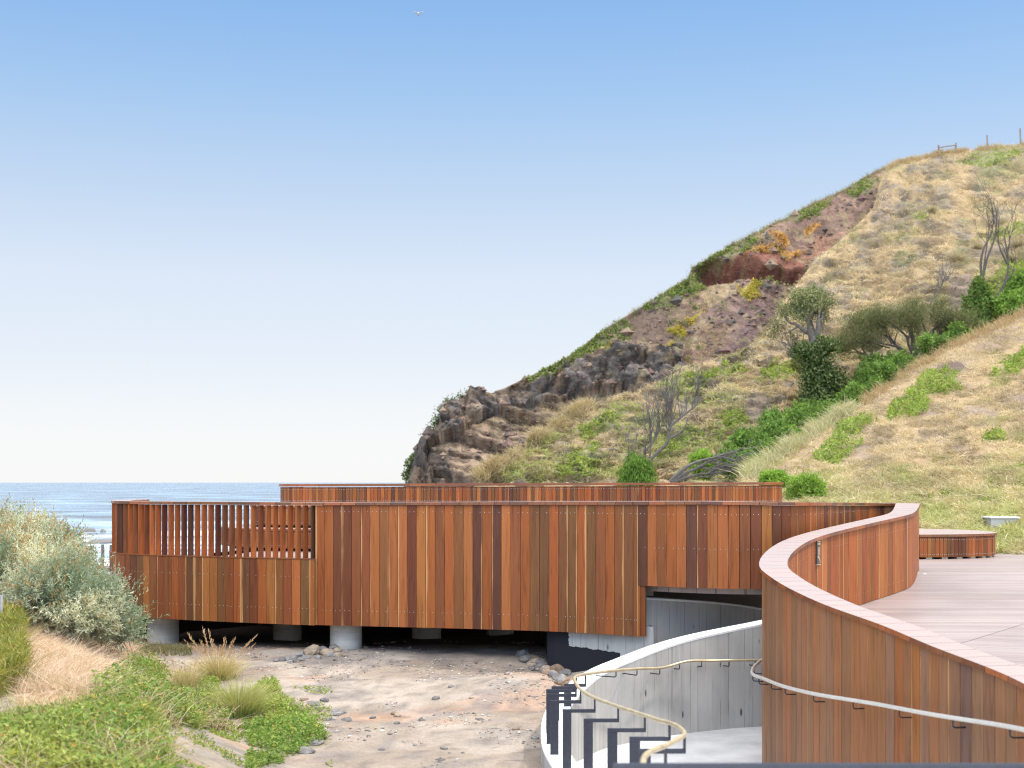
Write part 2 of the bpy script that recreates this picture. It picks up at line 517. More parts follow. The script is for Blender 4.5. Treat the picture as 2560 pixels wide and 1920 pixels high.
WID = np.interp(L.s, [0, s_hair - 2.5, s_hair, s_hair + 1.5, s_tip, L.len], [0.30, 0.30, 0.37, 0.33, 0.30, 0.25])
R = L.offset(WID)
Rs = R.s; Ls_of_R = L.s                                        # same vertex index on both
def R_at(s):                                                   # R point matching arc s of L
    return np.stack([np.interp(s, L.s, R.P[:, 0]), np.interp(s, L.s, R.P[:, 1])], -1)

PAL = {'o': (.290, .080, .022), 'g': (.330, .116, .036), 'r': (.185, .054, .021), 'd': (.058, .023, .022), 'e': (.105, .029, .016),
       'b': (.185, .064, .025), 'v': (.132, .060, .026), 'l': (.365, .115, .036), 'k': (.085, .035, .020),
       't': (.235, .112, .062), 'u': (.200, .105, .068), 'w': (.265, .112, .052), 'x': (.15, .085, .072)}
def bcol(ch, r=random, sap=None):
    c = np.array(PAL[ch]); c = c + (np.array([.215, .075, .028]) - c) * (0.28 if ch in 'ogrdebvlk' else 0.1)
    c = c * (0.88 + 0.24 * r.random())
    c = c * (1 + 0.10 * np.array([r.random() - .5, r.random() - .5, r.random() - .5]))
    if sap is None: sap = r.choice([0, 0, 0, 0, 0.08, 0.2]) if ch in 'oglb' else r.choice([0, 0, 0, 0.12])
    c = c * np.array([1.0, .99, .86])
    return (*c, sap)
def rnd_letter(r): return r.choice('oooorrbbbvvlgdek')

def clad(mb, path, s0, s1, w, z0, z1, th, side, gap=0.006, pool=None, letters=None, screws=None, srows=(), seed=1, every2=False, srad=0.0050):
    """vertical boards standing on a plan path; side=+1 faces left of the path, -1 right"""
    r = random.Random(seed); s = s0; i = 0
    while s < s1 - 0.02:
        e = min(s + w, s1)
        a, b = path.pt(s + gap / 2), path.pt(e - gap / 2)
        t = (b - a) / (np.linalg.norm(b - a) + 1e-9)
        n = side * np.array([-t[1], t[0]])
        mid = 0.5 * (s + e)
        za0, zb0 = float(z0(s)), float(z0(e)); za1, zb1 = float(z1(s)), float(z1(e))
        ch = letters[i] if letters and i < len(letters) else (r.choice(pool) if pool else rnd_letter(r))
        col = bcol(ch, r)
        ou, ov = r.random() * 50, r.random() * 50
        tj = th + r.uniform(-0.0015, 0.0015)
        A, B = a + n * tj, b + n * tj
        bot = [(*a, za0), (*b, zb0), (*B, zb0), (*A, za0)]
        top = [(*a, za1), (*b, zb1), (*B, zb1), (*A, za1)]
        fl = r.random() < 0.5
        q = [(0, 0), (w, 1), (w, 1), (0, 0)]
        if fl: q = [(0, 1), (w, 0), (w, 0), (0, 1)]
        buv = [(ou + x, ov + z, l) for (x, l), z in zip(q, (za0, zb0, zb0, za0))] + [(ou + x, ov + z, l) for (x, l), z in zip(q, (za1, zb1, zb1, za1))]
        if side > 0:
            bot = bot[::-1]; top = top[::-1]; buv = buv[:4][::-1] + buv[4:][::-1]
        mb.hexa(bot, top, col, buv)
        if screws is not None:
            for f in srows:
                z = float(f(mid))
                pos = ((0.25, 0.75) if (every2 or r.random() < 0.35) else (0.78,))
                for k in pos:
                    c = a + (b - a) * k + n * (tj + 0.002)
                    c3 = np.array([*c, z + r.uniform(-.004, .004)])
                    T3 = np.array([*t, 0]); U3 = np.array([0, 0, 1.0])
                    ang = np.arange(6) / 6 * 2 * np.pi
                    rad = srad
                    ring = c3 + rad * (np.cos(ang)[:, None] * T3 + np.sin(ang)[:, None] * U3)
                    N3 = np.array([*n, 0]) * 0.003
                    screws.add(np.vstack([ring, ring + N3, (c3 + N3)[None]]),
                               [(k2, (k2 + 1) % 6, 6 + (k2 + 1) % 6, 6 + k2) for k2 in range(6)],
                               [(12, 6 + k2, 6 + (k2 + 1) % 6) for k2 in range(6)])
        s = e; i += 1

def strip(mb, path_pts, z0, z1, col=(1, 1, 1, 0), flip=False):
    P = np.asarray(path_pts); n = len(P)
    V = np.vstack([np.column_stack([P, np.broadcast_to(z0, n)]), np.column_stack([P, np.broadcast_to(z1, n)])])
    i = np.arange(n - 1)
    q = np.stack([i, i + 1, n + i + 1, n + i], 1)
    if flip: q = q[:, ::-1]
    mb.add(V, q, col=col)

s_start = L.s[np.argmax(L.P[:, 1] < 22.0)]
bal = empty('curved_balustrade', (*L.pt(sA), -0.71), 'long winding timber balustrade of upright red-brown boards with pale cap, slatted left end', 'balustrade')
th = 0.022
Lc = L.offset(0.03 + th)                       # back of the outer boards
Rc = Path(L.offset(WID - 0.03 - th).P)         # back of the deck side boards
def onL(path, s): return float(np.interp(s, L.s, path.s))
ZTOP = lambda off: (lambda s: float(ZC(s)) - 0.046 - off)
def as_path(path):                             # convert arc of an offset path back to L arc
    return lambda sp: float(np.interp(sp, path.s, L.s))
toL, toR = as_path(Lc), as_path(Rc)

letB = 'ooeerrgbllegobobgdodlbovvovvovbobvboobo'
letC = 'dgbogdeglobegkerboobodbbrbkbrkbd'
nA = int(np.ceil((sA - s_start) / 0.140))
lA_ = 'gvlrbgoekorvggbkrobrbgvkbrbgvbkbgb'
lA_ = (lA_ * 3)[:nA]; letA = lA_[::-1]
front = MB(); scr = MB()
zrow = lambda z: (lambda s: z)
clad(front, Lc, onL(Lc, sA) - 0.015, onL(Lc, sB), 0.140, zrow(-0.71), lambda s: float(ZC(toL(s))) - 0.047, th, -1, letters=letB, screws=scr, srows=(zrow(0.955), zrow(-0.49)), seed=3)
clad(front, Lc, onL(Lc, sB), onL(Lc, s_hair - 0.2), 0.140, zrow(-0.02), lambda s: float(ZC(toL(s))) - 0.047, th, -1, letters=letC, screws=scr, srows=(zrow(0.955), zrow(0.50)), seed=4)
front.build('cladding', M_clad, bal)
nearb = MB()
clad(nearb, Lc, onL(Lc, s_hair - 0.2), Lc.len, 0.140, lambda s: -0.05 - 1.85 * float(smooth(18.9, 17.2, L.pt(toL(s))[1])), lambda s: float(ZC(toL(s))) - 0.047, th, -1,
     seed=11, gap=0.007, pool='ttttttuuuuwwwxg')
o = nearb.build('cladding', M_clad, bal); tag(o, 'grey-brown near outer cladding dropping to the concrete path')
deckb = MB()
zdr = lambda s: 0.0 if toR(s) < s_hair else float(ZD(Rc.pt(s)[1]))
clad(deckb, Rc, onL(Rc, sB), Rc.len, 0.140, lambda s: zdr(s) + 0.006, lambda s: float(ZC(toR(s))) - 0.047, th, 1,
     letters=None, screws=scr, srows=(lambda s: float(ZC(toR(s))) - 0.19, lambda s: zdr(s) + 0.15), seed=21, srad=0.0032, pool='oooolloolgobor')
clad(deckb, Rc, onL(Rc, sA), onL(Rc, sB), 0.140, zrow(0.006), lambda s: float(ZC(toR(s))) - 0.047, th, 1, seed=22)
o = deckb.build('cladding', M_clad, bal); tag(o, 'sunlit orange cladding on the deck side of the balustrade')
apron = MB()
La = L.offset(-0.004)
clad(apron, La, onL(La, s_start), onL(La, sA), 0.140, zrow(-0.71), zrow(0.25), th, -1, letters=letA, screws=scr, srows=(zrow(0.0), zrow(-0.47)), seed=5)
# ledge on the apron
n = 160
ss = np.linspace(s_start, sA, n)
A_, B_ = L.offset(-0.034), L.offset(0.11)
pa = np.stack([np.interp(ss, L.s, A_.P[:, 0]), np.interp(ss, L.s, A_.P[:, 1])], 1)
pb = np.stack([np.interp(ss, L.s, B_.P[:, 0]), np.interp(ss, L.s, B_.P[:, 1])], 1)
for i in range(n - 1):
    q = [pa[i], pa[i + 1], pb[i + 1], pb[i]]
    apron.hexa([(*p, 0.252) for p in q], [(*p, 0.264) for p in q], bcol('b', random, 0), [(i * .1 + k, k, 0) for k in range(8)])
apron.build('apron', M_clad, bal)
# slats
sl_mb = MB(); r = random.Random(9); s = s_start; dvec = np.array([0.50, 0.866])
while s < sA - 0.03:
    p = L.pt(s) + L.left(s) * 0.02
    nl_ = L.left(s); ca_, sa_ = math.cos(-.30), math.sin(-.30)
    dv_ = np.array([nl_[0] * ca_ - nl_[1] * sa_, nl_[0] * sa_ + nl_[1] * ca_])
    d = dv_ * .084; tw = np.array([dv_[1], -dv_[0]]) * 0.030
    q = [p, p + tw, p + tw + d, p + d]
    ch_ = r.choice('oolrbeolkobrol'); c = (*(np.array(PAL[ch_]) * r.uniform(.85, 1.2)), 0.0); ou, ov = r.random() * 50, r.random() * 50
    zt = float(ZC(s)) - 0.047
    sl_mb.hexa([(*a, 0.264) for a in q], [(*a, zt) for a in q], c,
               [(ou + k * 0.04, ov, k / 3) for k in range(4)] + [(ou + k * 0.04, ov + 0.8, k / 3) for k in range(4)])
    s += 0.124
sl_mb.build('slat_panel', M_clad, bal)
# cap of short cross boards
cap = MB(); r = random.Random(4); s = s_start
while s < L.len - 0.05:
    ln = r.uniform(0.22, 0.30); e = min(s + ln, L.len)
    col = bcol(r.choice('orbbveokd'), r, 0); ou, ov = r.random() * 50, r.random() * 50
    k = 3
    ks = np.linspace(s + 0.003, e - 0.003, k)
    lp, rp = L.pt(ks), R_at(ks); zz = ZC(ks)
    for i in range(k - 1):
        q = [lp[i], lp[i + 1], rp[i + 1], rp[i]]; z = [zz[i], zz[i + 1], zz[i + 1], zz[i]]
        cap.hexa([(*p, h - 0.042) for p, h in zip(q, z)], [(*p, h) for p, h in zip(q, z)], col,
                 [(ou + y, ov + x, 0) for x, y in ((0, i * .13), (0, i * .13 + .13), (.3, i * .13 + .13), (.3, i * .13))] * 2)
    s = e
cap.build('cap', M_cap, bal)
core = MB()
a0 = (L.s >= sA + 0.02)
Li, Ri = L.offset(0.06), L.offset(WID - 0.06)
zb = np.where(L.s < sB, -0.70, np.where(L.s < s_hair - 0.2, -0.01, -0.04 - 1.85 * smooth(18.9, 17.2, L.P[:, 1])))
strip(core, Li.P[a0][::4], zb[a0][::4], ZC(L.s[a0])[::4] - 0.05)
zb2 = np.where(L.s < sB, -0.70, np.where(L.s < s_hair, -0.015, ZD(Ri.P[:, 1]) - 0.12))
strip(core, Ri.P[a0][::4], zb2[a0][::4], ZC(L.s[a0])[::4] - 0.05, flip=True)
a1 = (L.s < sA + 0.05) & (L.s > s_start)
strip(core, L.offset(0.03).P[a1][::4], -0.70, 0.24)
e0, e1 = L.pt(sA + .012) + L.left(sA) * .035, L.pt(sA + .012) + L.left(sA) * .27
strip(core, np.array([e0, e1]), -0.70, 1.03)
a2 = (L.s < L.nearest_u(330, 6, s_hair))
strip(core, L.offset(0.10).P[a2][::4], -2.4, -0.115)          # unseen skirt added to keep light out from under the platform
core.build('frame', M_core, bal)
tag(scr.build('screws', M_screw, bal), kind='stuff')
# return trim at the step in the wall
tr = MB()
p = L.pt(sB) + L.left(sB) * 0.03
t_ = L.tan(sB); n_ = L.left(sB)
q = [p + t_ * 0.004, p + t_ * 0.022, p + t_ * 0.022 + n_ * 0.05, p + t_ * 0.004 + n_ * 0.05]
tr.hexa([(*a, -0.71) for a in q], [(*a, -0.022) for a in q], bcol('g', random, 0), [(k * .02, 0, 0) for k in range(4)] + [(k * .02, .7, 0) for k in range(4)])
q = [p + t_ * 0.024, p + t_ * 0.10, p + t_ * 0.10 + n_ * 0.03, p + t_ * 0.024 + n_ * 0.03]
q = [a + n_ * 0.02 for a in q]
tr.hexa([(*a, -0.71) for a in q], [(*a, -0.022) for a in q], bcol('r', random, 0), [(k * .03, 0, 0) for k in range(4)] + [(k * .03, .7, 0) for k in range(4)])
tr.build('end_trim', M_clad, bal)

# ================================================================== deck
m, nt_, out = new_mat('deck_boards'); t = NT(nt_)
geo = t.n('ShaderNodeNewGeometry'); P = geo.outputs['Position']
sep = t.n('ShaderNodeSeparateXYZ'); t.l(P, sep.inputs[0])
X_, Y_ = sep.outputs[0], sep.outputs[1]
side = t.val('GREATER_THAN', t.val('ADD', Y_, t.val('MULTIPLY', X_, -0.95)), 9.8)      # seam between two board directions
ya = Y_
yb = t.val('ADD', t.val('MULTIPLY', Y_, 0.985), t.val('MULTIPLY', X_, 0.17))
yy = t.val('ADD', t.val('MULTIPLY', ya, side), t.val('MULTIPLY', yb, t.val('SUBTRACT', 1.0, side)))
xx = t.val('ADD', X_, t.val('MULTIPLY', side, 3.3))
row = t.val('DIVIDE', yy, 0.092)
fr = t.val('FRACT', row); rid = t.val('FLOOR', row)
wn = t.n('ShaderNodeTexWhiteNoise', noise_dimensions='1D'); t.l(rid, wn.inputs['W'])
cmb = t.n('ShaderNodeCombineXYZ'); t.l(t.val('ADD', t.val('MULTIPLY', xx, 0.7), t.val('MULTIPLY', rid, 7.3)), cmb.inputs[0]); t.l(t.val('MULTIPLY', yy, 30), cmb.inputs[1])
gr = t.noise(cmb.outputs[0], 1.0, 5, 0.6)
c = t.ramp(wn.outputs[0], [(0.0, (.265, .205, .19)), (0.4, (.30, .24, .22)), (0.75, (.33, .27, .25)), (1.0, (.27, .205, .18))])
c = t.mixc(0.6, c, t.ramp(gr, [(0.3, 0.84), (0.7, 1.13)]), 'MULTIPLY')
gap = t.val('LESS_THAN', fr, 0.07)
cmb2 = t.n('ShaderNodeCombineXYZ'); t.l(t.val('MULTIPLY', rid, 3.7), cmb2.inputs[0]); t.l(t.val('MULTIPLY', xx, 0.35), cmb2.inputs[1])
gn = t.noise(cmb2.outputs[0], 1.0, 2, 0.5)
c = t.mixc(t.val('MULTIPLY', gap, t.ramp(gn, [(0.36, 0.08), (0.66, 0.95)])), c, (.06, .04, .035))
st_ = t.noise(t.vscale(P, .55, .8, 0), 1.0, 5, .62); c = t.mixc(1.0, c, t.ramp(st_, [(.3, .82), (.5, 1.0), (.72, 1.10)]), 'MULTIPLY')
seam = t.val('LESS_THAN', t.val('ABSOLUTE', t.val('SUBTRACT', t.val('ADD', Y_, t.val('MULTIPLY', X_, -0.95)), 9.8)), 0.012)
c = t.mixc(t.val('MULTIPLY', seam, 0.7), c, (.06, .04, .035))
t.princ(out, c, 0.42, t.bump(t.val('SUBTRACT', gr, t.val('MULTIPLY', gap, 1.5)), 0.2, 0.005))
M_deck = m
Rp = L.offset(WID - 0.04).P[::6]
poly = [tuple(p) for p in Rp] + [(14.5, 5.0), (14.5, 24.0), (9.6, 24.75), (9.2, 24.9), (7.6, 26.3), (6.6, 29.0), (-5.2, 29.0), (-5.9, 25.0)]
bm = bmesh.new()
vs_ = [bm.verts.new((x, y, 0)) for x, y in poly]
f = bm.faces.new(vs_)
bmesh.ops.triangulate(bm, faces=[f])
bmesh.ops.bisect_plane(bm, geom=bm.verts[:] + bm.edges[:] + bm.faces[:], plane_co=(0, 19.8, 0), plane_no=(0, 1, 0))
for v in bm.verts: v.co.z = float(ZDX(v.co.x, v.co.y))
ext = bmesh.ops.extrude_face_region(bm, geom=bm.faces[:])
for g in ext['geom']:
    if isinstance(g, bmesh.types.BMVert): g.co.z -= 0.11
bmesh.ops.recalc_face_normals(bm, faces=bm.faces[:])
me = bpy.data.meshes.new('deck'); bm.to_mesh(me); bm.free(); me.materials.append(M_deck)
o = bpy.data.objects.new('deck', me); COL.objects.link(o); tag(o, kind='structure')

# ================================================================== rear seating
RW = [(-4.75, 29.2), (-4.97, 28.2), (-4.95, 27.5), (-4.6, 27.0), (-3.7, 26.7), (-2, 26.53), (0.5, 26.45), (3, 26.5), (4.5, 26.68), (5.35, 26.95), (5.75, 27.45), (5.86, 28.2), (5.7, 29.2)]
W3 = Path(box_smooth(spline(RW, 0.02), 9))
seat = empty('tiered_seating', (0.5, 25.3, 0), 'low curved timber seating steps topped by a long thin board wall behind the main balustrade', 'seating')
def ztop3(s): return 1.345 + 0.04 * (W3.pt(s)[..., 0] + 4.9) / 10.7
mbw = MB(); sc3 = MB()
clad(mbw, W3, 0, W3.len, 0.074, zrow(0.62), lambda s: float(ztop3(s)) - 0.068, 0.02, -1, screws=sc3, srows=(lambda s: float(ztop3(s)) - 0.115, zrow(1.0)), seed=31, every2=True)
mbw.build('back_wall', M_clad, seat)
capw = MB(); r = random.Random(8); s = 0.0
W3i, W3o = W3.offset(-0.06), W3.offset(0.25)
while s < W3.len - 0.05:
    e = min(s + r.uniform(0.45, 0.9), W3.len); ks = np.linspace(s + .002, e - .002, 5)
    col = bcol(r.choice('oorrbl'), r, 0); ou, ov = r.random() * 50, r.random() * 50
    fa = lambda pth: np.stack([np.interp(ks, W3.s, pth.P[:, 0]), np.interp(ks, W3.s, pth.P[:, 1])], 1)
    lp, rp = fa(W3i), fa(W3o); zz = ztop3(ks)
    for i in range(4):
        q = [lp[i], lp[i + 1], rp[i + 1], rp[i]]; z = [zz[i], zz[i + 1], zz[i + 1], zz[i]]
        capw.hexa([(*p, h - 0.05) for p, h in zip(q, z)], [(*p, h) for p, h in zip(q, z)], col, [(ou + k * .03, ov + i * .15, 0) for k in range(8)])
    s = e
capw.build('cap', M_cap, seat)
for k, (off, zt, z0_) in enumerate(((-0.62, 0.90, 0.50), (-1.25, 0.45, 0.06))):
    Pk = W3.offset(off)
    m1 = MB()
    clad(m1, Pk, 0.6, Pk.len - 0.6, 0.074, zrow(z0_), zrow(zt - 0.05), 0.02, -1, screws=sc3, srows=(zrow(zt - 0.085), zrow(z0_ + 0.05)), seed=40 + k, every2=True)
    m1.build('riser', M_clad, seat)
    m2 = MB(); lo, hi = W3.offset(off - 0.05), W3.offset(off + 0.60)
    nn = 60; ks = np.linspace(0.6, W3.len - 0.6, nn)
    fa = lambda pth: np.stack([np.interp(ks, W3.s, pth.P[:, 0]), np.interp(ks, W3.s, pth.P[:, 1])], 1)
    lp, rp = fa(lo), fa(hi)
    for i in range(nn - 1):
        q = [lp[i] + (lp[i + 1] - lp[i]) * .02, lp[i + 1], rp[i + 1], rp[i] + (rp[i + 1] - rp[i]) * .02]
        m2.hexa([(*p, zt - 0.042) for p in q], [(*p, zt) for p in q], bcol(random.choice('orb'), random, 0), [(i + k * .03, i * .3, 0) for k in range(8)])
    m2.build('seat_top', M_cap, seat)
tag(sc3.build('screws', M_screw, seat), kind='stuff')
cb = MB()
strip(cb, W3.offset(0.04).P[::6], -2.6, ztop3(W3.s[::6]) - 0.075)
strip(cb, W3.offset(-0.50).P[::6], 0.0, 0.84)
strip(cb, W3.offset(-1.10).P[::6], 0.0, 0.38)
cb.build('frame', M_core, seat)

# ================================================================== round bench
th_ = np.linspace(0, 2 * np.pi, 200, endpoint=False)
bcx, bcy, brx, bry = 6.95, 24.45, 2.12, 1.45
se = lambda a, p: np.sign(a) * np.abs(a) ** p
BE = np.stack([bcx + brx * se(np.cos(-th_), 0.8), bcy + bry * se(np.sin(-th_), 0.75)], 1)     # clockwise: outside on the left
BE = np.vstack([BE, BE[:1]])
BP = Path(spline(BE, 0.02))
bench = empty('round_bench', (bcx, bcy, 0), 'low rounded timber bench of short dark red boards standing on the open deck', 'bench')
b1 = MB(); b2 = MB(); b3 = MB()
sb = MB()
clad(b1, BP, 0, BP.len, 0.074, zrow(0.035), zrow(0.39), 0.02, 1, screws=sb, srows=(zrow(0.35), zrow(0.085)), seed=51, every2=True)
b1.build('cladding', M_clad, bench); tag(sb.build('screws', M_screw, bench), kind='stuff')
s = 0.0; r = random.Random(3); BO = BP.offset(0.05)
while s < BP.len - 0.05:
    e = min(s + 0.26, BP.len); ks = np.linspace(s + .003, e - .003, 2)
    q0 = np.stack([np.interp(ks, BP.s, BO.P[:, 0]), np.interp(ks, BP.s, BO.P[:, 1])], 1)
    col = bcol(r.choice('obrv'), r, 0); c0 = np.array([bcx, bcy]); q1 = q0 + (c0 - q0) * 0.97
    q = [q0[0], q0[1], q1[1], q1[0]]
    ou = r.random() * 50
    b2.hexa([(*p, 0.40) for p in q], [(*p, 0.445) for p in q], col, [(ou, 0, 0), (ou + .25, 0, 0), (ou + .25, 1, 0), (ou, 1, 0)] * 2)
    s = e
b2.build('seat_top', M_cap, bench)
strip(b3, BP.offset(-0.03).P[::5], 0.035, 0.40, flip=True); b3.build('frame', M_core, bench)
for sx in np.arange(0, BP.len, 0.30):
    p = BP.pt(sx) - BP.left(sx) * 0.05
    f_ = MB(); tg = BP.tan(sx); f_.box((p[0], p[1], 0.018), (0.055, 0.04, 0.017), math.atan2(tg[1], tg[0])); f_.build('foot', M_pale, bench)

# ================================================================== concrete columns
def column(u, Y, d, zt, zb, label, grp):
    X = (u - 1280) / F * Y
    mb = MB(); n = 40; a = np.arange(n) / n * 2 * np.pi
    zs = np.linspace(zb, zt, 12)
    V = []; B = []
    for z in zs:
        rr = d / 2 * (1 + 0.006 * np.sin(3 * a + z * 7))
        V.append(np.stack([X + rr * np.cos(a), Y + rr * np.sin(a), np.full(n, z)], 1)); B.append(np.stack([a * d / 2 + X, np.full(n, z) + X, 0 * a], 1))
    i, j = np.meshgrid(np.arange(11), np.arange(n), indexing='ij')
    q = np.stack([i * n + j, i * n + (j + 1) % n, (i + 1) * n + (j + 1) % n, (i + 1) * n + j], -1).reshape(-1, 4)
    mb.add(np.vstack(V), q, buv=np.vstack(B))
    o = mb.build('concrete_column', M_colm, None, smoothf=True)
    return tag(o, label, 'column', grp)
G = 'round concrete columns under the platform'
column(408, 20.15, 0.485, -0.2, -2.0, 'grey round concrete column under the left end of the slatted balustrade, beside the silvery bush', G)
column(865, 19.1, 0.475, -0.2, -2.0, 'pale stubby concrete column with poured layer lines, beside the small stone heap', G)
column(719, 21.4, 0.48, -0.2, -2.2, 'dark shaded column under the platform left of the pale column', G)
column(1067, 21.2, 0.48, -0.2, -2.2, 'dark shaded column under the middle of the platform, right of the pale column', G)
column(1250, 22.6, 0.48, -0.2, -2.2, 'farthest shaded column deep under the platform', G)

# ================================================================== concrete walls and path
CP = [(2010, 1534, 16.65), (1960, 1543, 16.55), (1899, 1555, 16.4), (1800, 1575, 16.2), (1698, 1597.5, 15.9), (1630, 1620, 15.65), (1563, 1646, 15.35), (1510, 1668, 15.1), (1470, 1691, 14.8),
      (1428, 1727, 14.3), (1400, 1762, 13.8), (1385, 1800, 13.3), (1383, 1840, 12.85), (1391, 1875, 12.4), (1408, 1905, 12.0), (1430, 1935, 11.6)]
CPw = [at(*p) for p in CP] + [np.array(p) for p in [(.70, 11.0, -1.18), (.85, 10.45, -1.18), (.95, 9.75, -1.17), (.93, 8.9, -1.15), (.8, 8, -1.12), (.7, 6.5, -1.05), (.68, 5.0, -1.0)]]
C3 = spline(CPw, 0.03); C3[:, 2] = box_smooth(C3[:, 2:3], 25)[:, 0]
CPath = Path(C3); CZ = C3[:, 2]
def cope_x(Y): return np.interp(Y, C3[::-1, 1], C3[::-1, 0])
def thick_wall(name, path, z, zb, w, label, mat_face, mat_top, cat='wall'):
    root = empty(name, (*path.pt(path.len / 2), float(np.min(zb))), label, cat)
    A, B = path.offset(w / 2), path.offset(-w / 2); n = len(path.P)
    body = MB()
    zb = np.broadcast_to(zb, n)
    zt = z - 0.03
    def side(P, flip):
        V = np.vstack([np.column_stack([P, zb]), np.column_stack([P, zt])])
        i = np.arange(n - 1); q = np.stack([i, i + 1, n + i + 1, n + i], 1)
        bu = np.vstack([np.column_stack([path.s, zb, 0 * zb]), np.column_stack([path.s, zt, 0 * zb])])
        body.add(V, q[:, ::-1] if flip else q, buv=bu)
    side(A.P, True); side(B.P, False)
    for k in (0, -1):
        V = np.array([(*A.P[k], zb[k]), (*B.P[k], zb[k]), (*B.P[k], zt[k]), (*A.P[k], zt[k])])
        body.add(V, [(0, 1, 2, 3)] if k else [(3, 2, 1, 0)], buv=[(0, zb[k], 0), (w, zb[k], 0), (w, zt[k], 0), (0, zt[k], 0)])
    body.build('wall_face', mat_face, root)
    top = MB()
    A2, B2 = path.offset(w / 2 + 0.004), path.offset(-w / 2 - 0.004)
    for i in range(0, n - 1, 1):
        pass
    zt2 = z - 0.031
    V = np.vstack([np.column_stack([A2.P, zt2]), np.column_stack([A2.P, z - .006]), np.column_stack([A2.P * .95 + B2.P * .05, z]), np.column_stack([A2.P * .05 + B2.P * .95, z]), np.column_stack([B2.P, z - .006]), np.column_stack([B2.P, zt2])])
    i = np.arange(n - 1)
    q = np.vstack([np.stack([k * n + i, k * n + i + 1, (k + 1) * n + i + 1, (k + 1) * n + i], 1) for k in range(5)])
    top.add(V, q)
    top.build('coping', mat_top, root)
    return root
thick_wall('concrete_wall', CPath, CZ, -2.1, 0.24, 'curving board-marked concrete wall with a bright white top sweeping round the sunken path', M_conc, M_cope)
RWp = [at(1606, 1492, 17.72), at(1680, 1496, 17.9), at(1753, 1501, 18.1), at(1830, 1509, 18.35), at(1899, 1520, 18.6), at(1990, 1538, 19.0), at(2080, 1560, 19.6)]
R3 = spline(RWp, 0.04)
thick_wall('concrete_wall', Path(R3), R3[:, 2], -2.1, 0.22, 'grey concrete wall with dark tie holes directly under the deck edge, behind the white-topped wall', M_conc, M_cope)
# foundation wall
fw = MB(); fp = Path(np.vstack([[(0.50, 20.5)], [(0.50, 18.12)], L.offset(0.14).P[(L.P[:, 0] > 0.55) & (L.P[:, 0] < 1.86) & (L.s < sB + 0.6)][::8], [(1.90, 17.62)], [(1.90, 18.3)]]))
Pq = fp.P; nq = len(Pq)
V = np.vstack([np.column_stack([Pq, np.full(nq, -2.1)]), np.column_stack([Pq, np.full(nq, -0.58)])])
i = np.arange(nq - 1)
fw.add(V, np.stack([i, i + 1, nq + i + 1, nq + i], 1), buv=np.column_stack([V[:, 0], V[:, 2], 0 * V[:, 0]]))
fw.build('w', M_conc2)
fo = bpy.data.objects['w']; fo.name = 'foundation_wall'; fo.data.name = 'foundation_wall'
tag(fo, 'concrete foundation wall with ragged black waterproof paint below the timber step', 'wall')
st = MB(); st.box((1.90, 17.98, -0.11), (0.075, 0.10, 0.095))
stub = st.build('bearing_block', M_colm); tag(stub, 'small grey concrete block between wall top and timber step', 'block')

# path floor
ys = np.arange(4.5, 19.6, 0.15); nx = 30
def floor_z(y): return -1.72 + 0.085 * np.clip(14.4 - y, 0, None)
V = []
nr = L.s > s_tip - 0.5
for y in ys:
    xl = cope_x(y) if y < 16.6 else 3.4
    xr = np.interp(y, L.P[nr][::-1, 1], L.P[nr][::-1, 0]) + 0.12 if y < 13.6 else 6.2
    x = np.linspace(xl, max(xr, xl + .3), nx)
    V.append(np.stack([x, np.full(nx, y), floor_z(np.full(nx, y))], 1))
V = np.vstack(V); ny = len(ys)
i, j = np.meshgrid(np.arange(ny - 1), np.arange(nx - 1), indexing='ij')
q = np.stack([i * nx + j, i * nx + j + 1, (i + 1) * nx + j + 1, (i + 1) * nx + j], -1).reshape(-1, 4)
o = mesh_np('path', V, [q], mat_plain('pale_path_concrete', (0.56, 0.56, 0.565), 0.8, nscale=2.2, namt=0.22, bump=0.2)); tag(o, kind='structure')

# ================================================================== handrails
HP = [(1960, 1649, 16.2), (1898, 1650, 16.1), (1780, 1652, 15.9), (1721, 1653, 15.7), (1698, 1658, 15.62), (1673, 1665.6, 15.5), (1652, 1670, 15.35), (1597, 1672, 15.0), (1531, 1677, 14.5),
      (1474, 1684, 13.9), (1445, 1689, 13.4), (1436, 1696, 13.0), (1439, 1706, 12.65), (1449, 1721, 12.3), (1474, 1738.5, 11.9), (1531, 1761.5, 11.3), (1588, 1780.5, 10.7), (1645, 1799.5, 10.1), (1684, 1811, 9.6),
      (1705, 1824, 9.1), (1711, 1836, 8.6), (1698, 1847, 8.1), (1664, 1864, 7.5), (1635, 1875, 7.1), (1613, 1890, 6.75), (1608, 1910, 6.45), (1616, 1945, 6.1)]
H3 = spline([at(*p) for p in HP], 0.04)
hr = empty('handrail', (*H3[len(H3) // 2][:2], -1.7), 'winding bronze-toned pipe handrail on black cranked posts along the white-topped concrete wall', 'handrail')
mb = MB(); mb.tube(H3, 0.0165, 10); mb.build('rail', M_brass, hr, True)
Hu = 1280 + H3[:, 0] / H3[:, 1] * F
def H_at(Y): return np.array([np.interp(Y, H3[::-1, 1], H3[::-1, k]) for k in range(3)])
for u in (1541, 1591, 1649, 1700, 1756, 1820, 1890):
    k = np.argmin(np.where(H3[:, 1] > 13.2, abs(Hu - u), 1e9)); p = H3[k]
    d = np.linalg.norm(CPath.P - p[:2], axis=1); q = CPath.P[np.argmin(d)] - p[:2]; q /= np.linalg.norm(q)
    ln = max(d.min() - 0.12, 0.03)
    mb = MB(); pts = [p + (0, 0, -0.012), p + (0, 0, -0.062), p + (q[0] * .012, q[1] * .012, -0.075), p + (q[0] * ln, q[1] * ln, -0.078)]
    mb.tube(pts, 0.007, 6); mb.build('bracket', M_steel, hr, True)
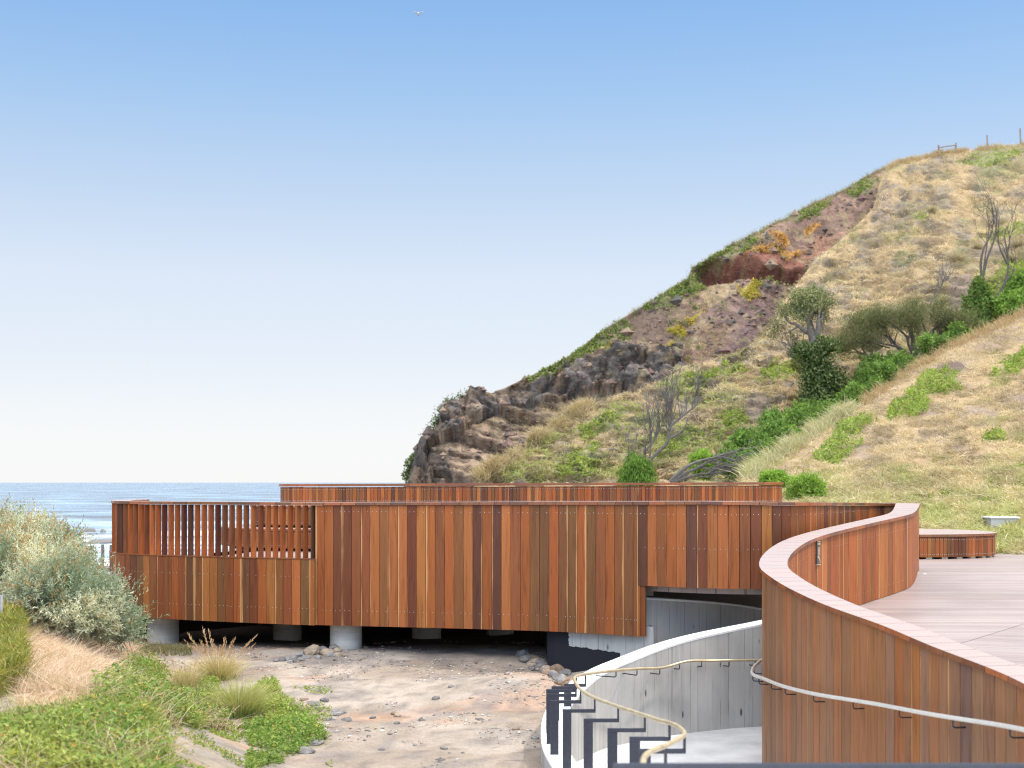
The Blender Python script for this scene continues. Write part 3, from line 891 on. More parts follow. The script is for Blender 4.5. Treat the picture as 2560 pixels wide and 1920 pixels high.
posts = [(13.75, 0.19), (13.3, 0.22), (12.95, 0.245), (12.6, 0.25), (12.25, 0.25), (11.75, 0.255), (11.15, 0.26), (10.45, 0.265), (9.75, 0.265), (8.7, 0.27), (7.5, 0.25)]
for Yp, arm in posts:
    p = H_at(Yp); x0 = p[0] - arm; hz = p[2]
    c = float(np.interp(Yp, C3[::-1, 1], C3[::-1, 2]))
    tp = hz - 0.105
    mb = MB()
    mb.box((p[0], Yp, hz - 0.062), (0.008, 0.014, 0.05))                                  # riser
    mb.box(((x0 - 0.04 + p[0] + 0.008) / 2, Yp, tp - 0.015), ((p[0] + 0.008 - x0 + 0.04) / 2, 0.014, 0.0148))  # arm
    mb.box((x0, Yp, (tp - 0.031 + c - 0.12) / 2), (0.04, 0.012, (tp - 0.031 - c + 0.12) / 2))              # upright plate
    mb.box((x0 + 0.0, Yp - 0.016, c + 0.045), (0.012, 0.004, 0.012))
    mb.build('post', M_steel, hr)

HO = L.offset(-0.075)
zr = ([5.0, 6.0, 8.4, 9.3, 10.5, 11.6, 12.3, 12.9, 13.6, 14.5, 16.0], [.04, -.05, -.25, -.34, -.44, -.53, -.576, -.60, -.66, -.68, -.70])
sel = (L.s > s_tip - 2.2)
N3 = np.column_stack([HO.P[sel], np.interp(HO.P[sel][:, 1], zr[0], zr[1])])
N3[:, 2] = box_smooth(N3[:, 2:3], 25)[:, 0]
hn = empty('handrail', (*N3[len(N3) // 2][:2], -1.2), 'pale grey pipe handrail on black hooked brackets fixed to the near timber wall', 'handrail')
mb = MB(); mb.tube(N3[::3], 0.0175, 12); mb.build('rail', M_pipe, hn, True)
Nu = 1280 + N3[:, 0] / N3[:, 1] * F; Ns = L.s[sel]
itip = np.argmin(Nu)
for u, sidek in ((1885, 0), (1882, 1), (1897, 1), (1928, 1), (1963, 1), (2035, 1), (2133, 1), (2247, 1), (2380, 1), (2525, 1)):
    m_ = (np.arange(len(Nu)) >= itip) if sidek else (np.arange(len(Nu)) < itip)
    k = np.argmin(np.where(m_, abs(Nu - u), 1e9)); p = N3[k]; q = L.left(Ns[k])
    mb = MB(); pts = [p + (0, 0, -0.012), p + (0, 0, -0.055), p + (q[0] * .006, q[1] * .006, -0.066), p + (q[0] * .02, q[1] * .02, -0.073), p + (q[0] * .11, q[1] * .11, -0.075)]
    mb.tube(pts, 0.0062, 6); mb.build('bracket', M_steel, hn, True)

# steel rail just in front of the camera
sr = empty('steel_barrier', (1.4, 5.3, -1.0), 'blurred dark steel rail along the very bottom edge of the photo', 'barrier')
mb = MB(); mb.box((1.42, 5.3, 1.38 - 706 * 5.3 / F - 0.02), (1.0, 0.02, 0.024)); mb.build('top_rail', M_steel, sr)
for x in (0.46, 2.38):
    mb = MB(); mb.box((x, 5.3, -0.42), (0.02, 0.02, 0.585)); mb.build('post', M_steel, sr)

# ================================================================== plaque on the deck side wall
kp = None
Rv = R.P; Ru = 1280 + Rv[:, 0] / Rv[:, 1] * F
mm = (L.s > s_hair + 1.0) & (L.s < s_tip + 0.3)
kp = np.argmin(np.where(mm, abs(Ru - 2049.5), 1e9))
c2 = L.offset(WID - 0.03).P[kp]; tg = L.tan(L.s[kp]); nl = L.left(L.s[kp])
zc = EYE - (1377.5 - HZ) / F * c2[1]
pl = empty('plaque', (*c2, zc), 'small dark upright plaque fixed to the sunlit orange boards of the near balustrade', 'plaque')
def plate(mb, u0, u1, z0, z1, d0, d1, col=(1, 1, 1, 0)):
    q = [c2 + tg * u0 + nl * d0, c2 + tg * u1 + nl * d0, c2 + tg * u1 + nl * d1, c2 + tg * u0 + nl * d1]
    mb.hexa([(*a, zc + z0) for a in q], [(*a, zc + z1) for a in q], col)
M_pan = mat_plain('bronze_panel', (0.085, 0.075, 0.065), 0.45, metal=0.3, namt=0.15)
M_gold = mat_plain('pale_gold_lettering', (0.55, 0.42, 0.26), 0.5)
mb = MB(); plate(mb, -0.062, 0.062, -0.165, 0.165, -0.002, 0.018); mb.build('panel', M_pan, pl)
for za in (0.1655, -0.173):
    mb = MB(); plate(mb, -0.066, 0.066, za, za + 0.0075, -0.002, 0.021); mb.build('edge_strip', M_gold, pl)
mb = MB(); r = random.Random(2)
for z, (a, b) in ((0.118, (-0.05, 0.05)), (0.088, (-0.048, 0.0)), (0.088, (0.012, 0.048))):
    x = a
    while x < b:
        wv = r.uniform(.004, .010); plate(mb, x, min(x + wv, b), z - r.uniform(.003, .009), z + r.uniform(.003, .010), 0.0185, 0.0205); x += wv + .0025
mb.build('lettering', M_gold, pl)
mb = MB(); plate(mb, -0.035, 0.038, -0.055, 0.045, 0.0185, 0.0205); mb.build('picture', mat_plain('tan_picture', (0.30, 0.20, 0.13), 0.6, nscale=60, namt=0.6), pl)
mb = MB()
for k in range(9):
    a = math.radians(95 + k * 9.5); rr = 0.085
    cx, cz = 0.045 + rr * math.cos(a), -0.155 + rr * math.sin(a)
    h = 0.011 * math.sin((k + 1.5) / 11 * math.pi) + .003
    plate(mb, cx - 0.007, cx + 0.007, cz - h, cz + h, 0.0185, 0.0205)
mb.build('emblem', M_gold, pl)

# deck lights near the wall foot
for u, v, lb in ((2160, 1502, 'small white disc light set in the deck nearest the plaque wall'), (2255, 1467, 'small white disc light in the deck, middle one along the sunlit wall'), (2311, 1434.5, 'small white disc light in the deck beside the bend of the balustrade')):
    Y = 0.0; Y = (1.38 + 0.092 * 19.8) / ((v - HZ) / F + 0.092); X = (u - 1280) / F * Y; z = float(ZD(Y))
    mb = MB(); mb.tube([(X, Y, z - 0.01), (X, Y, z + 0.007)], 0.028, 14)
    tag(mb.build('deck_light', mat_plain('lamp_glass', (0.85, 0.85, 0.82), 0.3)), lb, 'deck light', 'round lights set into the deck')
# ================================================================== ground
def GZ(X, Y):
    X, Y = np.broadcast_arrays(np.asarray(X, float), np.asarray(Y, float))
    base = np.where(Y < 19, -1.1 - 0.05 * (19 - Y), -1.1 - 0.058 * (Y - 19))
    base = np.maximum(base, -6.2)
    edge = np.where(Y < 18.5, -1.9 - 0.536 * (Y - 12.7), -5.0 - (Y - 18.5) * 0.3)
    d = edge - X + 0.5 * (fbm(X * .9, Y * .9, 0, 3, 5) - .5)
    mound = 1.05 * smooth(0, 3.2, d) * (1 - 0.75 * smooth(19, 27, Y))
    n = 0.10 * (fbm(X * .8, Y * .8, 0, 4, 11) - .5) + 0.035 * (fbm(X * 5, Y * 5, 0, 3, 12) - .5)
    z = base + mound + n * (1 + 1.0 * (Y > 40))
    # swell in front of the foundation wall
    z = z + 0.13 * np.exp(-(((X - 0.2) / 1.1) ** 2 + ((Y - 16.4) / 0.7) ** 2)) - 0.22 * np.exp(-(((X - 0.55) / .5) ** 2 + ((Y - 17.7) / 0.6) ** 2))
    cut = np.where(Y < 16.5, X > np.interp(Y, C3[::-1, 1], C3[::-1, 0]), X > np.interp(Y, [16.5, 17.4], [3.0, 1.98]))
    return np.where(cut & (Y < 34), -2.4, z)

def grid_mesh(xs, ys):
    Xg, Yg = np.meshgrid(xs, ys)
    Zg = GZ(Xg, Yg)
    nx, ny = len(xs), len(ys)
    i, j = np.meshgrid(np.arange(ny - 1), np.arange(nx - 1), indexing='ij')
    q = np.stack([i * nx + j, i * nx + j + 1, (i + 1) * nx + j + 1, (i + 1) * nx + j], -1).reshape(-1, 4)
    return np.stack([Xg.ravel(), Yg.ravel(), Zg.ravel()], 1), q

PX = lambda pts: [(float(a), float(b)) for a, b in pts]
W1 = PX([(0, 1800), (77, 1792), (190, 1785), (245, 1735), (300, 1692), (365, 1660), (407, 1675), (419, 1719), (538, 1715), (576, 1807), (576, 1826), (423, 1819), (403, 1826), (442, 1935), (-60, 1935), (-60, 1757)])
W2 = PX([(600, 1811), (653, 1704), (688, 1704), (707, 1742), (769, 1788), (815, 1834), (807, 1865), (730, 1884), (623, 1865)])
W3 = PX([(615, 1888), (715, 1888), (703, 1911), (615, 1930)])
W4 = PX([(425, 1835), (590, 1828), (625, 1870), (600, 1935), (440, 1935)])
D1 = PX([(40, 1575), (154, 1565), (246, 1585), (330, 1625), (330, 1668), (275, 1700), (262, 1765), (173, 1790), (50, 1790), (30, 1640)])
Y1 = PX([(-60, 1520), (0, 1530), (50, 1548), (60, 1590), (55, 1640), (70, 1725), (-60, 1770)])

Va, qa = grid_mesh(np.arange(-12, 6.6, 0.085), np.arange(5, 34.01, 0.1))
Vb, qb = grid_mesh(np.arange(-120, 70, 2.0), np.concatenate([np.arange(33.5, 130, 2.0)]))
Vb[:, 2] -= 0.06
V = np.vstack([Va, Vb])
gu, gv = to_px(V[:, 0], V[:, 1], V[:, 2])
jit = 26 * (fbm(V[:, 0] * 2.2, V[:, 1] * 2.2, 0, 3, 3) - .5)
dirt = np.array([.262, .212, .168]); pale = np.array([.335, .282, .235]); rust = np.array([.32, .19, .125]); grey = np.array([.19, .165, .15])
f1 = fbm(V[:, 0] * 1.1, V[:, 1] * 1.1, 0, 4, 21)[:, None]; f2 = fbm(V[:, 0] * .7 + 5, V[:, 1] * 1.5, 0, 4, 22)[:, None]; f3 = fbm(V[:, 0] * 3, V[:, 1] * 3, 0, 4, 23)[:, None]
c = dirt + (pale - dirt) * smooth(.4, .65, f1)
c = c + (rust - c) * smooth(.52, .68, f2) * .6
c = c + (grey - c) * smooth(.52, .66, f3) * .65
f4 = fbm(V[:, 0] * 7, V[:, 1] * 9, 0, 3, 24)[:, None]
c = c + (np.array([.15, .125, .11]) - c) * smooth(.60, .72, f4) * .6
c = c + (np.array([.06, .048, .04]) - c) * (smooth(18.9, 19.8, V[:, 1:2] + .22 * V[:, 0:1]) * .9)  # shade under the platform painted into the soil colour
def zone(c, poly, col, k=1.0, jitter=jit):
    m = inpoly(gu + jitter, gv + 0.6 * jitter, poly)
    c[m] = c[m] * (1 - k) + np.array(col) * k
for pl_, col, k in ((W1, (.10, .12, .04), .8), (W2, (.16, .15, .06), .7), (W3, (.16, .15, .06), .6), (W4, (.24, .23, .12), .12), (D1, (.50, .375, .27), .85), (Y1, (.20, .19, .06), .8)):
    zone(c, pl_, col, k)
far = V[:, 1] > 40
c[far] = np.array([.12, .11, .10])
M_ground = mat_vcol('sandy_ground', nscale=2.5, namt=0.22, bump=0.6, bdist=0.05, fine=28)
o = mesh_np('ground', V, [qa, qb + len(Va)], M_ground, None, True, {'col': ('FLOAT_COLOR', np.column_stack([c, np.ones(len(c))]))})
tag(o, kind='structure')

# ================================================================== sea
m, nt_, out = new_mat('sea_water'); t = NT(nt_)
geo = t.n('ShaderNodeNewGeometry'); P = geo.outputs['Position']
sep = t.n('ShaderNodeSeparateXYZ'); t.l(P, sep.inputs[0])
w1 = t.noise(t.vscale(P, .022, .030, 0), 1.0, 6, 0.66, 0.6)
w2 = t.noise(t.vscale(P, .005, .008, 0), 1.0, 4, 0.6, 0.3)
w3 = t.noise(t.vscale(P, .10, .12, 0), 1.0, 5, 0.65, 0.4)
hgt = t.val('ADD', t.val('ADD', t.val('MULTIPLY', w1, 3.0), t.val('MULTIPLY', w2, 6.0)), t.val('MULTIPLY', w3, .25))
c = t.mixc(1.0, (.12, .185, .245), t.ramp(t.val('ADD', t.val('MULTIPLY', w1, .84), t.val('MULTIPLY', w3, .16)), [(0.41, .30), (.5, 1.0), (.59, 2.0)]), 'MULTIPLY')
near_f = t.ramp(t.val('DIVIDE', sep.outputs[1], 420.0), [(0.33, .80), (0.45, 0.52), (0.75, .28), (1.0, 0.10)])
fn = t.noise(t.vscale(P, .035, .06, 0), 1.0, 6, 0.70, 0.8)
foam = t.val('MULTIPLY', t.val('SUBTRACT', t.val('ADD', fn, t.val('MULTIPLY', near_f, 0.42)), 0.72), 6.0, clamp=True)
c = t.mixc(t.val('MULTIPLY', foam, .85), c, (.72, .74, .75))
rg = t.val('ADD', 0.22, t.val('MULTIPLY', foam, 0.5))
t.princ(out, c, rg, t.bump(hgt, 0.75, 1.0), spec=0.5)
xs = np.concatenate([-np.geomspace(25000, 60, 24), np.linspace(-50, 50, 11), np.geomspace(60, 25000, 24)])
ys = np.concatenate([[88, 92, 97, 103, 110, 120], np.geomspace(130, 30000, 50)])
Xg, Yg = np.meshgrid(xs, ys); nx, ny = len(xs), len(ys)
i, j = np.meshgrid(np.arange(ny - 1), np.arange(nx - 1), indexing='ij')
q = np.stack([i * nx + j, i * nx + j + 1, (i + 1) * nx + j + 1, (i + 1) * nx + j], -1).reshape(-1, 4)
o = mesh_np('sea', np.stack([Xg.ravel(), Yg.ravel(), np.full(Xg.size, -5.0)], 1), [q], m, None, True); tag(o, kind='structure')

# ================================================================== rocks
bm = bmesh.new(); bmesh.ops.create_icosphere(bm, subdivisions=3, radius=1.0)
ICO_V = np.array([v.co[:] for v in bm.verts]); ICO_F = np.array([[v.index for v in f.verts] for f in bm.faces]); bm.free()
bm = bmesh.new(); bmesh.ops.create_icosphere(bm, subdivisions=2, radius=1.0)
ICO2_V = np.array([v.co[:] for v in bm.verts]); ICO2_F = np.array([[v.index for v in f.verts] for f in bm.faces]); bm.free()
def rock_V(size, seed, rough=0.35, hi=True):
    v = ICO_V if hi else ICO2_V
    r = random.Random(seed)
    o = np.array([r.random() * 40 for _ in range(3)])
    d = 1 + rough * 2 * (fbm(v[:, 0] * 1.3 + o[0], v[:, 1] * 1.3 + o[1], v[:, 2] * 1.3 + o[2], 3, seed % 50) - .5) + .12 * (fbm(v[:, 0] * 5 + o[0], v[:, 1] * 5, v[:, 2] * 5, 2, 3) - .5)
    # a few flat fracture planes
    w = v * d[:, None]
    for _ in range(6):
        n = np.array([r.gauss(0, 1) for _ in range(3)]); n /= np.linalg.norm(n)
        k = r.uniform(.6, .9); h = w @ n
        w = w - np.where(h > k, (h - k) * .85, 0)[:, None] * n
    a = r.random() * 6.28; ca, sa = math.cos(a), math.sin(a)
    w = w * np.array(size)
    return np.column_stack([w[:, 0] * ca - w[:, 1] * sa, w[:, 0] * sa + w[:, 1] * ca, w[:, 2]])
def mat_rock(name, col):
    m, nt_, out = new_mat(name); t = NT(nt_)
    geo = t.n('ShaderNodeNewGeometry')
    f = t.noise(geo.outputs['Position'], 9, 6, .65); f2 = t.noise(geo.outputs['Position'], 60, 4, .6)
    c = t.mixc(1.0, tuple(col), t.ramp(f, [(.28, .6), (.5, 1.0), (.75, 1.4)]), 'MULTIPLY')
    c = t.mixc(.6, c, t.ramp(f2, [(.3, .7), (.7, 1.3)]), 'MULTIPLY')
    t.princ(out, c, .9, t.bump(t.val('ADD', f, t.val('MULTIPLY', f2, .3)), .6, .02), spec=.25)
    return m
M_rk = [mat_rock('grey_stone', (.24, .225, .21)), mat_rock('tan_stone', (.30, .235, .175)), mat_rock('dark_stone', (.17, .155, .145)), mat_rock('brown_stone', (.22, .15, .105))]
def stone(X, Y, size, seed, mat, label, grp=None, sink=.3, z=None, name='stone', cat='stone', hi=True):
    w = rock_V(size, seed, hi=hi)
    z0 = float(GZ(X, Y)) if z is None else z
    w = w + np.array([X, Y, z0 + size[2] * (1 - 2 * sink) * .6])
    o = mesh_np(name, w, [ICO_F if hi else ICO2_F], mat, None, False)
    return tag(o, label, cat, grp)
r = random.Random(77)
def ground_at(u, v):
    Ys = np.arange(8, 40, .02); X = (u - 1280) / F * Ys; Z = EYE - (v - HZ) / F * Ys
    k = np.argmax(Z < GZ(X, Ys)); return X[k], Ys[k]
# heap by the pale column
for k, (u, v, s, mt) in enumerate([(782, 1634, .13, 1), (815, 1636, .11, 1), (838, 1622, .075, 2), (828, 1640, .06, 0), (750, 1640, .065, 0), (735, 1646, .06, 0), (718, 1650, .055, 0), (705, 1652, .05, 2), (765, 1645, .055, 0),
                                   (795, 1646, .05, 0), (845, 1640, .05, 1), (740, 1655, .05, 2), (755, 1652, .045, 0), (726, 1657, .045, 0), (690, 1654, .04, 0), (862, 1642, .045, 1), (808, 1626, .07, 2), (845, 1628, .06, 1)]):
    X, Y = ground_at(u, v)
    big = {0: 'largest tan boulder of the small heap left of the pale column', 1: 'tan rock nearest the pale column in the small heap', 2: 'small upright dark rock leaning on the pale column'}
    stone(X, Y, (s * 1.15, s, s * .75), 100 + k, M_rk[mt], big.get(k, 'small stone in the loose heap beside the pale concrete column'), 'stones heaped beside the column')
# heap by the foundation wall
for k in range(34):
    f = r.random(); u = 1305 + 125 * f + r.uniform(-14, 14); v = 1642 + 62 * f + r.uniform(-14, 16)
    if k == 0: u, v = 1404, 1707
    if k == 1: u, v = 1395, 1686
    X, Y = ground_at(u, v)
    s = r.uniform(.045, .105)
    if k == 0: s = .095
    if k == 1: s = .14
    lb = {0: 'rounded grey boulder at the front of the rubble by the foundation wall', 1: 'largest brown rock in the rubble against the dark foundation wall'}.get(k, 'rough brown stone in the shaded rubble along the dark foundation wall')
    stone(X, Y, (s * 1.15, s, s * .85), 200 + k, M_rk[0 if k == 0 else r.choice([1, 3, 3, 2])], lb, 'rubble stones by the foundation wall')
# embedded stones at the edge of the weeds
for k, (u, v, s, mt) in enumerate([(750, 1770, .13, 1), (775, 1763, .09, 2), (845, 1785, .08, 0), (812, 1752, .06, 2), (800, 1772, .05, 0), (830, 1800, .05, 0), (868, 1802, .06, 2), (760, 1750, .05, 3), (690, 1850, .05, 2), (790, 1860, .07, 2), (765, 1880, .08, 2)]):
    X, Y = ground_at(u, v)
    stone(X, Y, (s * 1.3, s, s * .6), 300 + k, M_rk[mt], 'largest tan stone bedded at the edge of the green weeds' if k == 0 else 'stone bedded in the dirt along the edge of the green weeds', 'stones bedded beside the weeds', sink=.4)
# loose stones on the bare ground
for k in range(24):
    u = r.uniform(640, 1340); v = r.uniform(1665, 1915)
    if u < 820 and v > 1700: u += 220
    X, Y = ground_at(u, v)
    s = r.choice([.018, .02, .025, .03, .035, .045])
    stone(X, Y, (s * 1.4, s * 1.1, s * .7), 400 + k, M_rk[r.choice([0, 1, 2, 2, 3])], 'small loose stone lying on the bare sandy ground', 'loose stones on the sandy ground', sink=.3, hi=False)
# gravel
n = 22000
X = rng.uniform(-6, 2.6, n); Y = rng.uniform(11.5, 20.5, n)
keep = (X < cope_x(Y) - .2) & (fbm(X * 1.3, Y * 1.3, 0, 3, 71) > .53)
X, Y = X[keep], Y[keep]; n = len(X); Z = GZ(X, Y)
oc = np.array([(1, 0, 0), (0, 1, 0), (-1, 0, 0), (0, -1, 0), (0, 0, 1), (0, 0, -1)], float); of = np.array([(0, 1, 4), (1, 2, 4), (2, 3, 4), (3, 0, 4), (1, 0, 5), (2, 1, 5), (3, 2, 5), (0, 3, 5)])
sz = rng.gamma(2, .0045, n)[:, None, None] * rng.uniform(.6, 1.4, (n, 1, 3)) * np.array([1.2, 1, .6])
a = rng.uniform(0, 6.28, n); Rm = np.zeros((n, 3, 3)); Rm[:, 0, 0] = np.cos(a); Rm[:, 0, 1] = -np.sin(a); Rm[:, 1, 0] = np.sin(a); Rm[:, 1, 1] = np.cos(a); Rm[:, 2, 2] = 1
Vg = np.einsum('nij,nkj->nki', Rm, oc[None] * sz * rng.uniform(.7, 1.3, (n, 6, 1))) + np.stack([X, Y, Z + .003], 1)[:, None]
pal = np.array([(.26, .24, .22), (.40, .32, .26), (.15, .13, .12), (.34, .25, .19), (.5, .46, .42)])
cg = np.repeat(pal[rng.integers(0, 5, n)], 6, 0)
o = mesh_np('gravel', Vg.reshape(-1, 3), [(of[None] + 6 * np.arange(n)[:, None, None]).reshape(-1, 3)], mat_vcol('gravel_stone', 20, .2, fine=60), None, False, {'col': ('FLOAT_COLOR', np.column_stack([cg, np.ones(len(cg))]))})
tag(o, kind='stuff')

# ================================================================== leaves and blades
class Leaves:
    def __init__(s): s.V = []; s.C = []; s.F4 = []; s.F3 = []; s.n = 0
    def leaf(s, P, D, U, ln, wd, col, fold=.25):
        """diamond leaves: base P, direction D, up-ish U"""
        D = D / (np.linalg.norm(D, axis=1, keepdims=True) + 1e-9)
        S = np.cross(D, U); S /= np.linalg.norm(S, axis=1, keepdims=True) + 1e-9
        N = np.cross(S, D)
        ln = np.broadcast_to(ln, len(P))[:, None]; wd = np.broadcast_to(wd, len(P))[:, None]
        m = P + D * ln * .45
        v = np.stack([P, m + S * wd / 2 + N * wd * fold, P + D * ln - N * ln * .08, m - S * wd / 2 + N * wd * fold], 1)
        s.V.append(v.reshape(-1, 3)); s.C.append(np.repeat(col, 4, 0))
        s.F4.append(s.n + np.arange(len(P) * 4).reshape(-1, 4)); s.n += len(P) * 4
    def blade(s, P, D, ln, wd, bend, col0, col1, seg=3):
        """curved grass blades; bend: horizontal vector added towards the tip"""
        n = len(P)
        D = D / (np.linalg.norm(D, axis=1, keepdims=True) + 1e-9)
        S = np.cross(D, rng.normal(size=(n, 3))); S /= np.linalg.norm(S, axis=1, keepdims=True) + 1e-9
        ln = np.broadcast_to(ln, n)[:, None]; wd = np.broadcast_to(wd, n)[:, None]
        rows = []; cols = []
        for k in range(seg):
            t = k / seg
            c = P + D * ln * t + bend * ln * t * t
            w_ = wd * (1 - t) ** .7 * .5
            rows += [c - S * w_, c + S * w_]; cols += [col0 + (col1 - col0) * t] * 2
        rows.append(P + D * ln + bend * ln); cols.append(col1)
        k = 2 * seg + 1
        s.V.append(np.stack(rows, 1).reshape(-1, 3)); s.C.append(np.stack(cols, 1).reshape(-1, 3))
        b = s.n + np.arange(n)[:, None] * k
        for i in range(seg - 1):
            s.F4.append(np.hstack([b + 2 * i, b + 2 * i + 1, b + 2 * i + 3, b + 2 * i + 2]))
        s.F3.append(np.hstack([b + 2 * seg - 2, b + 2 * seg - 1, b + 2 * seg]))
        s.n += n * k
    def build(s, name, mat, parent=None):
        f = []
        if s.F4: f.append(np.vstack(s.F4))
        if s.F3: f.append(np.vstack(s.F3))
        C = np.vstack(s.C)
        return mesh_np(name, np.vstack(s.V), f, mat, parent, False, {'col': ('FLOAT_COLOR', np.column_stack([C, np.ones(len(C))]))})
M_leaf = mat_leaf('foliage', .35, .7, .15); M_blade = mat_leaf('grass_blades', .30, .6)
def rdir(n, up=0.0):
    d = rng.normal(size=(n, 3)); d /= np.linalg.norm(d, axis=1, keepdims=True); d[:, 2] += up
    return d / np.linalg.norm(d, axis=1, keepdims=True)
def pick(pal, n, jit=.15):
    c = np.array(pal)[rng.integers(0, len(pal), n)]
    return c * rng.uniform(1 - jit, 1 + jit, (n, 1))
UPV = np.array([[0, 0, 1.0]])

# ---- low weeds and dry grass on the mound
N = 300000
X = rng.uniform(-8.5, -.4, N); Y = rng.uniform(8.3, 19.5, N); Z = GZ(X, Y)
u, v = to_px(X, Y, Z); ju = 22 * (fbm(X * 3, Y * 3, 0, 3, 8) - .5)
vis = (u > -80) & (u < 860) & (v < 1990)
X, Y, Z, u, v, ju = (a[vis] for a in (X, Y, Z, u, v, ju))
inW = inpoly(u + ju, v + ju, W1 + []) | (v > 1935) & (u < 430)
inW2 = inpoly(u + ju, v + ju, W2) | inpoly(u + ju, v, W3)
inW4 = inpoly(u + ju, v, W4)
inD = inpoly(u + ju, v + ju, D1)
inY = inpoly(u + ju, v + ju, Y1)
for tu, tv, tr_ in ((598, 1795, .34), (462, 1738, .20), (545, 1700, .3)):
    Tx, Ty = ground_at(tu, tv)
    nearT = np.hypot(X - Tx, (Y - Ty + .15) * .7) < tr_
    inW &= ~nearT; inW2 &= ~nearT
lv = Leaves()
cl = fbm(X * 1.6, Y * 1.6, 0, 3, 31); hue = fbm(X * .9, Y * .9, 0, 3, 32)
GR = [(.165, .265, .050), (.205, .31, .065), (.25, .345, .08), (.13, .22, .05), (.30, .36, .10), (.38, .37, .12)]
def add_weeds(mask, prob, hmax, lnr, pal, yellow=.0):
    k = np.where(mask & (rng.random(len(X)) < prob))[0]
    n = len(k)
    P = np.stack([X[k], Y[k], Z[k]], 1)
    P[:, 2] += hmax * rng.random(n) ** 1.3 * (.35 + 1.3 * cl[k])
    D = rdir(n, .35); D[:, 2] *= .6
    ln = rng.uniform(*lnr, n)
    col = pick(pal, n, .25) * (.7 + .6 * hue[k])[:, None]
    yg = smooth(.52, .68, fbm(X[k] * 1.3 + 9, Y[k] * 1.3, 0, 3, 35))[:, None]; col = col * (1 - .5 * yg) + np.array([.40, .42, .11]) * .5 * yg
    m = rng.random(n) < yellow
    col[m] = pick([(.45, .38, .07), (.42, .26, .08)], m.sum())
    lv.leaf(P, D, np.tile(UPV, (n, 1)) + .5 * rng.normal(size=(n, 3)), ln, ln * rng.uniform(.40, .62, n), col)
add_weeds(inW, .9, .17, (.026, .064), GR, .05)
add_weeds(inW2, .95, .10, (.024, .058), GR[:5], .02)
add_weeds(inW4 & (cl > .46), .30, .04, (.02, .045), [(.26, .30, .06), (.20, .28, .05)])
add_weeds((u > 560) & (u < 830) & (v > 1720) & ~inW2 & (cl > .55), .25, .03, (.03, .05), [(.26, .30, .06), (.18, .26, .05)])
# yellow-green feathery plants at the left edge
k = np.where(inY)[0]; k = k[rng.random(len(k)) < .9]; n = len(k)
for rep in range(2):
    P = np.stack([X[k], Y[k], Z[k]], 1); P[:, 2] += .26 * rng.random(n) * (.5 + cl[k])
    D = rdir(n, .8); lv.leaf(P, D, rdir(n), rng.uniform(.05, .12, n), .014, pick([(.24, .26, .05), (.30, .29, .06), (.17, .21, .05), (.36, .30, .09)], n))
o = lv.build('ground_cover', M_leaf); tag(o, kind='stuff')
gb = Leaves()
def add_grass(mask, prob, h, wd, lean, p0, p1):
    k = np.where(mask & (rng.random(len(X)) < prob))[0]; n = len(k)
    P = np.stack([X[k], Y[k], Z[k]], 1)
    D = rdir(n, 1.6); bend = rng.normal(size=(n, 3)) * lean; bend[:, 2] = -abs(bend[:, 2])
    gb.blade(P, D, rng.uniform(*h, n), wd, bend, pick(p0, n), pick(p1, n))
STR0 = [(.50, .37, .22), (.55, .39, .25), (.42, .33, .18)]; STR1 = [(.74, .58, .45), (.70, .54, .41), (.78, .63, .48), (.70, .49, .38)]
add_grass(inD, .9, (.06, .20), .007, .7, STR0, STR1); add_grass(inD & (cl > .5), .5, (.12, .30), .007, .6, STR0, STR1)
add_grass(inW & (fbm(X * 1.2 + 3, Y * 1.2, 0, 3, 37) > .60), .45, (.14, .36), .008, .5, STR0, STR1)
add_grass(inW & (cl < .47), .25, (.15, .34), .009, .4, [(.18, .22, .05)], [(.44, .40, .18), (.36, .36, .12)])
add_grass(inY, .3, (.2, .45), .009, .35, [(.26, .25, .07)], [(.50, .40, .18), (.36, .34, .12)])
add_grass((inpoly(u, v, [(60, 1690), (260, 1720), (300, 1850), (90, 1800)])) & (cl > .52), .35, (.12, .28), .009, .4, [(.26, .22, .08)], STR1)
add_grass((u < 480) & (v < 1640) & (v > 1560) & (u > 330), .5, (.05, .15), .009, .4, [(.14, .16, .05)], [(.36, .30, .15)])
o = gb.build('dry_grass', M_blade); tag(o, kind='stuff')

